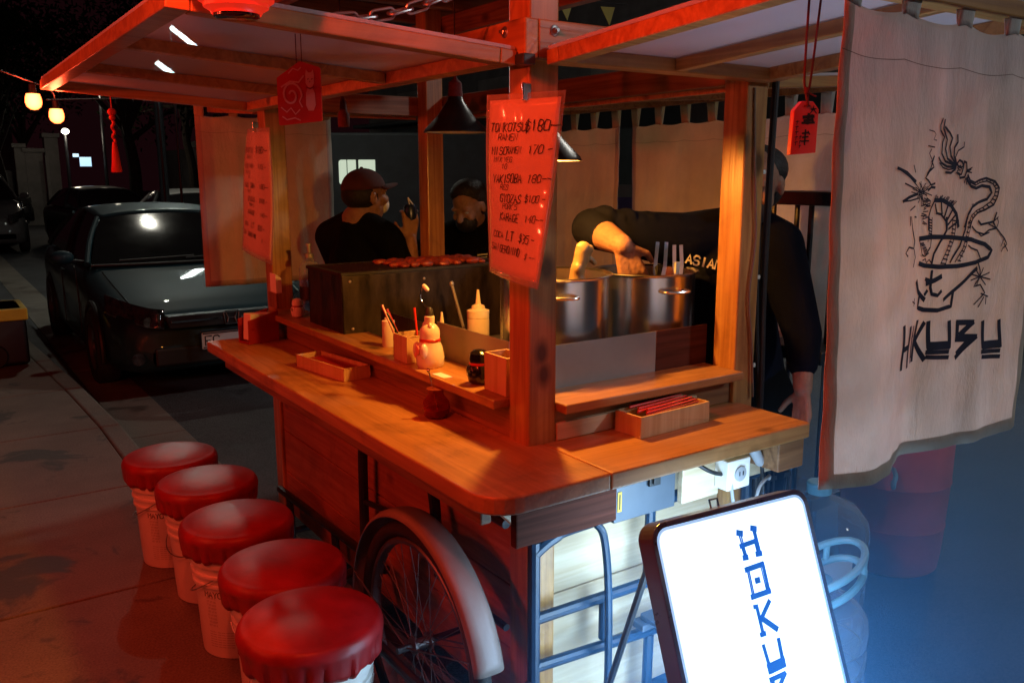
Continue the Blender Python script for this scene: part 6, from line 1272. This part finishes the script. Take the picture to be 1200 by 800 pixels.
t=thing('shop_front','dark grey shop building across the road behind the cart','building',(14,14,ZR)); b=MB(); b.box(12.2,18,2.,26.,ZR-.05,6.2); b.build('wall',M['stucco'],t)
for k in range(5): y=3+4.5*k; b=MB(); b.box(12.13,12.19,y,y+3.3,ZR,2.9); b.build('roller_shutter',M['shutter'],t,bevel=.01)
for k in range(5): y=3.4+4.5*k; b=MB(); b.box(12.10,12.19,y,y+2.4,3.25,3.9); b.build('sign_board',M['stucco_pale'],t,bevel=.01)
b=MB(); b.box(11.4,12.19,2.5,25.5,2.95,3.05); b.build('awning',M['shutter'],t,bevel=.02)
t2=thing('notice_board','small purple and white poster board between the back curtains','poster',(8.,9.2,ZR))
def nb(u,z,l=0.): return V3(8.,9.2,0)+u0*u+V3(0,0,z)+f0*l
b=MB()
def slab(b,a,c,z0,z1,l0,l1): 
    vs=[nb(x,z,l) for l in (l0,l1) for x,z in ((a,z0),(c,z0),(c,z1),(a,z1))]; b.add(vs,[(0,1,2,3),(7,6,5,4),(0,4,5,1),(1,5,6,2),(2,6,7,3),(3,7,4,0)])
slab(b,-.28,.28,.85,1.45,0,-.03); b.build('board',M['stucco_pale'],t2)
b=MB(); slab(b,-.26,.26,1.10,1.28,.004,.001); b.build('poster',mat('purple_poster',(.12,.08,.22),rough=.6),t2)
b=MB(); slab(b,-.26,.26,.87,1.03,.004,.001); b.build('poster',mat('green_poster',(.20,.30,.06),rough=.6),t2)
b=MB(); b.tube([nb(0,ZR,-.05),nb(0,1.4,-.05)],.025,8); b.build('stand',M['black_steel'],t2)
# dark trees along the far side of the street
def tree(label,x,y,h,r,seed,n=2600,tr=.12,name='street_tree',lz=.0):
    rg=random.Random(seed); t=thing(name,label,'tree',(x,y,ZR),0,'dark trees along the street')
    b=MB(); top=h*.55; path=smooth_path([(x,y,ZR-.1),(x+.08,y,h*.22),(x-.06,y+.1,h*.4),(x,y,top)],5); b.tube(path,[tr*(1-.5*i/len(path)) for i in range(len(path))],10)
    tips=[]
    for k in range(9):
        a=k*2.4; q=V3(x+math.cos(a)*r*rg.uniform(.5,.85),y+math.sin(a)*r*rg.uniform(.5,.85),h*rg.uniform(.5,.9)); p=Vector(path[int(len(path)*rg.uniform(.5,.95))])
        b.tube([p,p.lerp(q,.5)+V3(0,0,.12),q],[tr*.45,tr*.28,tr*.10],7); tips.append(q)
    b.build('trunk',M['bark'],t)
    b=MB(); tips.append(V3(x,y,h*.92))
    for k in range(n):
        c=rg.choice(tips); d=V3(rg.gauss(0,1),rg.gauss(0,1),rg.gauss(0,.75)).normalized()*r*.52*rg.random()**.5; p=c+d; s=rg.uniform(.06,.13)
        u=V3(rg.uniform(-1,1),rg.uniform(-1,1),rg.uniform(-1,1)).normalized(); w=u.orthogonal().normalized()
        b.add([p-u*s,p+w*s*.45,p+u*s,p-w*s*.45],[(0,1,2,3)])
    b.build('crown',M['leaf'],t); return t
tree('dark tree at the left edge with a yellow green lit branch',1.9,27.,6.2,1.6,1,2600)
tree('big dark tree behind the red tassel',5.2,27.,7.5,2.6,2,4200,.2)
tree('dark tree right of the tassel, above the white car',7.6,30.,7.,2.4,3,3600,.18)
tree('dark tree over the garden wall behind the pillars',3.6,38.,7.,2.2,4,2600,.16)
# lamps of the street
def pole_lamp(label,x,y,z,m,s=.12,E_=26.):
    t=thing('street_lamp',label,'street lamp',(x,y,ZR)); b=MB(); b.tube([(x,y,ZR),(x,y,z+.05)],[.06,.04],10); b.build('pole',M['black_steel'],t)
    b=MB(); b.ell((x,y-.08,z),(s,s,s*.8),nu=14,nv=10); b.build('lamp_head',m,t)
    l=bpy.data.lights.new('far_light','POINT'); l.energy=E_; l.color=(1.,.86,.66); l.shadow_soft_size=.15; o=bpy.data.objects.new('far_light',l); COL.objects.link(o); o.parent=t; o.location=(0,-.35,z-ZR-.1); return t
pole_lamp('small distant lamp just under the second red bulb',3.96,30.,2.86,M['small_lamp'],.11)
b=MB(); b.box(4.30,4.62,30.,30.06,1.82,2.10); b.box(4.12,4.28,30.,30.06,2.1,2.2); tag(b.build('lit_sign',M['blue_lamp']),'tiny bluish lit sign far behind the tassel knot','sign')
pole_lamp('pair of tiny white lamps behind the tassel knot',5.05,30.2,4.05,M['small_lamp'],.07)
bx('thin_post','thin pale post between the gate pillars','post',3.70,3.80,33.2,33.3,2.2,M['stucco_pale'])
# low black bin with a yellow band at the left edge
t=thing('low_bin','low black bin with a yellow band at the left edge of the pavement','bin',(.52,8.6,0))
b=MB(); b.box(.30,.66,8.3,8.9,.02,.50); b.build('body',M['black_trim'],t,bevel=.03,seg=3)
b=MB(); b.box(.285,.675,8.285,8.915,.40,.50); b.build('band',M['yellow'],t,bevel=.01)
b=MB(); b.lathe([(.04,-.03),(.09,-.03),(.10,0),(.09,.03),(.04,.03)],(.40,8.28,.11),20,M=rotm('X',90)); b.build('wheel',M['rubber'],t)
# folded rack, box and bag behind the cook
t=thing('metal_rack','dark metal rack standing behind the cook by the grey curtain','rack',(2.78,2.1,ZR))
for (x,y) in ((2.70,2.02),(2.70,2.19),(2.84,2.02),(2.84,2.19)): b=MB(); b.tube([(x,y,ZR),(x,y,1.545)],.010,8); b.build('leg',M['black_steel'],t)
for z in (1.50,.92,.35): b=MB(); b.box(2.68,2.86,1.92,2.21,z,z+.05); b.build('shelf',M['black_steel'],t,bevel=.004)
t=thing('cool_box','blue cool box on the ground behind the cook','cool box',(2.82,2.45,ZR)); b=MB(); b.box(2.62,3.05,2.28,2.75,ZR,.62); b.build('body',mat('blue_cooler',(.05,.13,.28),rough=.4),t,bevel=.03); b=MB(); b.box(2.60,3.07,2.26,2.77,.622,.70); b.build('lid',M['white_plastic'],t,bevel=.02)
b=MB(); b.ell((2.72,2.36,.76),(.10,.09,.06)); b.ell((2.78,2.42,.79),(.07,.06,.06)); tag(b.build('plastic_bag',M['tissue'],remesh=.015,smoothit=2),'crumpled white bag lying on the blue cool box','bag')

# ------------------------------------------------------------------ thin haze tinted blue to stand in for the glow of the sign
m,nt,out=_nodes('blue_glow_haze'); L=nt.links; pv=nt.nodes.new('ShaderNodeVolumePrincipled'); pv.inputs['Color'].default_value=(.14,.46,1.,1); pv.inputs['Anisotropy'].default_value=.1
tc=nt.nodes.new('ShaderNodeTexCoord'); ln=nt.nodes.new('ShaderNodeVectorMath'); ln.operation='LENGTH'; mp=nt.nodes.new('ShaderNodeMapping'); mp.inputs['Scale'].default_value=(1/3.0,1/2.2,1/1.25)
L.new(tc.outputs['Object'],mp.inputs[0]); L.new(mp.outputs[0],ln.inputs[0])
mr=nt.nodes.new('ShaderNodeMapRange'); mr.interpolation_type='SMOOTHSTEP'; mr.inputs['From Min'].default_value=.8; mr.inputs['From Max'].default_value=.1; mr.inputs['To Min'].default_value=0.; mr.inputs['To Max'].default_value=.56; L.new(ln.outputs['Value'],mr.inputs[0])
nz=nt.nodes.new('ShaderNodeTexNoise'); nz.inputs['Scale'].default_value=1.4; nz.inputs['Detail'].default_value=3.; L.new(tc.outputs['Object'],nz.inputs['Vector'])
mu=nt.nodes.new('ShaderNodeMath'); mu.operation='MULTIPLY'; L.new(mr.outputs[0],mu.inputs[0]); n2=nt.nodes.new('ShaderNodeMapRange'); n2.inputs['From Min'].default_value=.3; n2.inputs['From Max'].default_value=.7; n2.inputs['To Min'].default_value=.35; n2.inputs['To Max'].default_value=1.4; L.new(nz.outputs['Fac'],n2.inputs[0]); L.new(n2.outputs[0],mu.inputs[1])
L.new(mu.outputs[0],pv.inputs['Density']); L.new(pv.outputs[0],out.inputs['Volume'])
sm=MB(); sm.ell((0,0,0),(3.0,2.2,1.25),nu=32,nv=20); so=sm.build('glow_haze',m); so.location=(2.75,1.25,.15); tag(so,kind='stuff')

# ------------------------------------------------------------------ street light, sky, camera
t=thing('street_lamp','tall street lamp over the blue sedan, above the frame','street lamp',(3.9,17.4,ZR))
b=MB(); b.tube([(3.9,17.4,ZR),(3.9,17.4,7.6)],[.09,.06],14); b.tube(smooth_path([(3.9,17.4,7.4),(3.85,17.0,8.0),(3.45,14.8,8.1)],6),.035,10); b.build('pole',M['black_steel'],t)
b=MB(); b.box(3.31,3.49,14.2,14.9,8.05,8.13); b.build('lamp_housing',M['sheet'],t,bevel=.02)
b=MB(); b.box(3.34,3.46,14.25,14.85,8.036,8.048); b.build('led_strip',M['street_led'],t)
l=bpy.data.lights.new('street_light','SPOT'); l.energy=330.; l.color=(1.,.94,.76); l.shadow_soft_size=.10; l.spot_size=R(150); l.spot_blend=.6
o=bpy.data.objects.new('street_light',l); COL.objects.link(o); o.parent=t; o.location=V3(3.4,14.5,8.0)-V3(3.9,17.4,ZR); o.rotation_euler=(R(-25),0,R(-4))
def streak_tube(label,p,q):
    p=V3(*p);q=V3(*q); t=thing('lamp_streak',label,'tube light',p,0,'street lamp streaks seen through the left flap')
    b=MB(); b.tube([p,q],.035,10); b.build('tube',M['street_led'],t)  # the streak of lamp light is put into the shape and tilt
    b=MB(); b.tube([V3(p.x,p.y+.08,p.z),V3(p.x+.0,p.y+.08,ZR)],.02,8); b.tube([p,V3(p.x,p.y+.08,p.z)],.02,8); b.build('bracket',M['black_steel'],t)
streak_tube('upper street lamp streak behind the translucent left flap, shaped as a tilted tube',(3.27,13.459,3.66),(3.65,13.404,3.356))
streak_tube('lower street lamp streak behind the translucent left flap, shaped as a tilted tube',(3.061,13.572,3.179),(3.364,13.524,2.956))
# unseen lamp added behind the photographer to brighten the printed curtain
t=thing('street_lamp','added unseen lamp behind the photographer that lights the printed curtain','street lamp',(7.6,-5.6,ZR))
b=MB(); b.tube([(7.6,-5.6,ZR),(7.6,-5.6,5.2)],[.09,.06],14); b.tube(smooth_path([(7.6,-5.6,5.0),(7.4,-5.5,5.35),(6.6,-5.1,5.4)],6),.035,10); b.build('pole',M['black_steel'],t)
b=MB(); b.box(6.2,6.8,-5.2,-5.0,5.34,5.42); b.build('lamp_housing',M['sheet'],t,bevel=.02)
b=MB(); b.box(6.25,6.75,-5.17,-5.03,5.325,5.338); b.build('led_strip',M['street_led'],t)
l=bpy.data.lights.new('street_light','SPOT'); l.energy=820.; l.color=(.88,.95,1.); l.shadow_soft_size=.25; l.spot_size=R(44); l.spot_blend=1.
o=bpy.data.objects.new('street_light',l); COL.objects.link(o); o.parent=t; o.location=V3(6.5,-5.1,5.30)-V3(7.6,-5.6,ZR); o.rotation_euler=(V3(2.5,1.2,.9)-V3(6.5,-5.1,5.30)).to_track_quat('-Z','Y').to_euler()

t=thing('street_lamp','added unseen lamp across the road that makes the side curtains glow','street lamp',(10.2,4.2,ZR))  # added out of view to light the side curtains from behind
b=MB(); b.tube([(10.2,4.2,ZR),(10.2,4.2,5.6)],[.09,.06],14); b.tube(smooth_path([(10.2,4.2,5.4),(10.0,4.2,5.75),(9.2,4.2,5.8)],6),.035,10); b.build('pole',M['black_steel'],t)
b=MB(); b.box(8.7,9.3,4.1,4.3,5.75,5.83); b.build('lamp_housing',M['sheet'],t,bevel=.02)
b=MB(); b.box(8.75,9.25,4.13,4.27,5.735,5.748); b.build('led_strip',M['street_led'],t)
l=bpy.data.lights.new('street_light','SPOT'); l.energy=650.; l.color=(1.,.95,.84); l.shadow_soft_size=.25; l.spot_size=R(120); l.spot_blend=.8
o=bpy.data.objects.new('street_light',l); COL.objects.link(o); o.parent=t; o.location=V3(9.,4.2,5.7)-V3(10.2,4.2,ZR); o.rotation_euler=(V3(2.9,3.,1.2)-V3(9.,4.2,5.7)).to_track_quat('-Z','Y').to_euler()

w=bpy.data.worlds.new('World'); sc.world=w; w.use_nodes=True; nt=w.node_tree; nt.nodes.clear()
out=nt.nodes.new('ShaderNodeOutputWorld'); bg=nt.nodes.new('ShaderNodeBackground'); sky=nt.nodes.new('ShaderNodeTexSky')
sky.sky_type='NISHITA'; sky.sun_disc=False; sky.sun_elevation=R(-7.); sky.sun_rotation=R(200.); sky.air_density=1.; sky.dust_density=3.
nt.links.new(sky.outputs[0],bg.inputs[0]); bg.inputs[1].default_value=.06; b2=nt.nodes.new('ShaderNodeBackground'); b2.inputs[0].default_value=(.0075,.0016,.0024,1); b2.inputs[1].default_value=.8; ad=nt.nodes.new('ShaderNodeAddShader')   # reddish glow of the town on the night sky
nt.links.new(bg.outputs[0],ad.inputs[0]); nt.links.new(b2.outputs[0],ad.inputs[1]); nt.links.new(ad.outputs[0],out.inputs[0])

cam=bpy.data.cameras.new('camera'); cam.sensor_width=36.; cam.sensor_fit='HORIZONTAL'; cam.lens=1012./1200*36; cam.clip_end=500.; cam.clip_start=.05
co=bpy.data.objects.new('camera',cam); COL.objects.link(co)
Rm=Matrix(((0.82658132,0.10911822,-0.55213814),(-0.56281573,0.15794117,-0.8113526),(-0.00132801,0.98140094,0.19196467))).to_4x4(); Rm.translation=(0,0,1.62)
co.matrix_world=Rm; sc.camera=co
sc.view_settings.view_transform='Standard'; sc.view_settings.look='None'; sc.view_settings.exposure=0.; sc.view_settings.gamma=1.; sc.view_settings.use_curve_mapping=False
sc.cycles.use_denoising=True
try: sc.cycles.denoiser='OPENIMAGEDENOISE'; sc.cycles.denoising_input_passes='RGB_ALBEDO_NORMAL'
except Exception as e: print(e)
sc.cycles.use_light_tree=True; sc.cycles.max_bounces=7; sc.cycles.diffuse_bounces=3; sc.cycles.glossy_bounces=3; sc.cycles.transmission_bounces=4; sc.cycles.transparent_max_bounces=16
sc.cycles.sample_clamp_indirect=4.; sc.cycles.sample_clamp_direct=0.; sc.cycles.caustics_reflective=False; sc.cycles.caustics_refractive=False
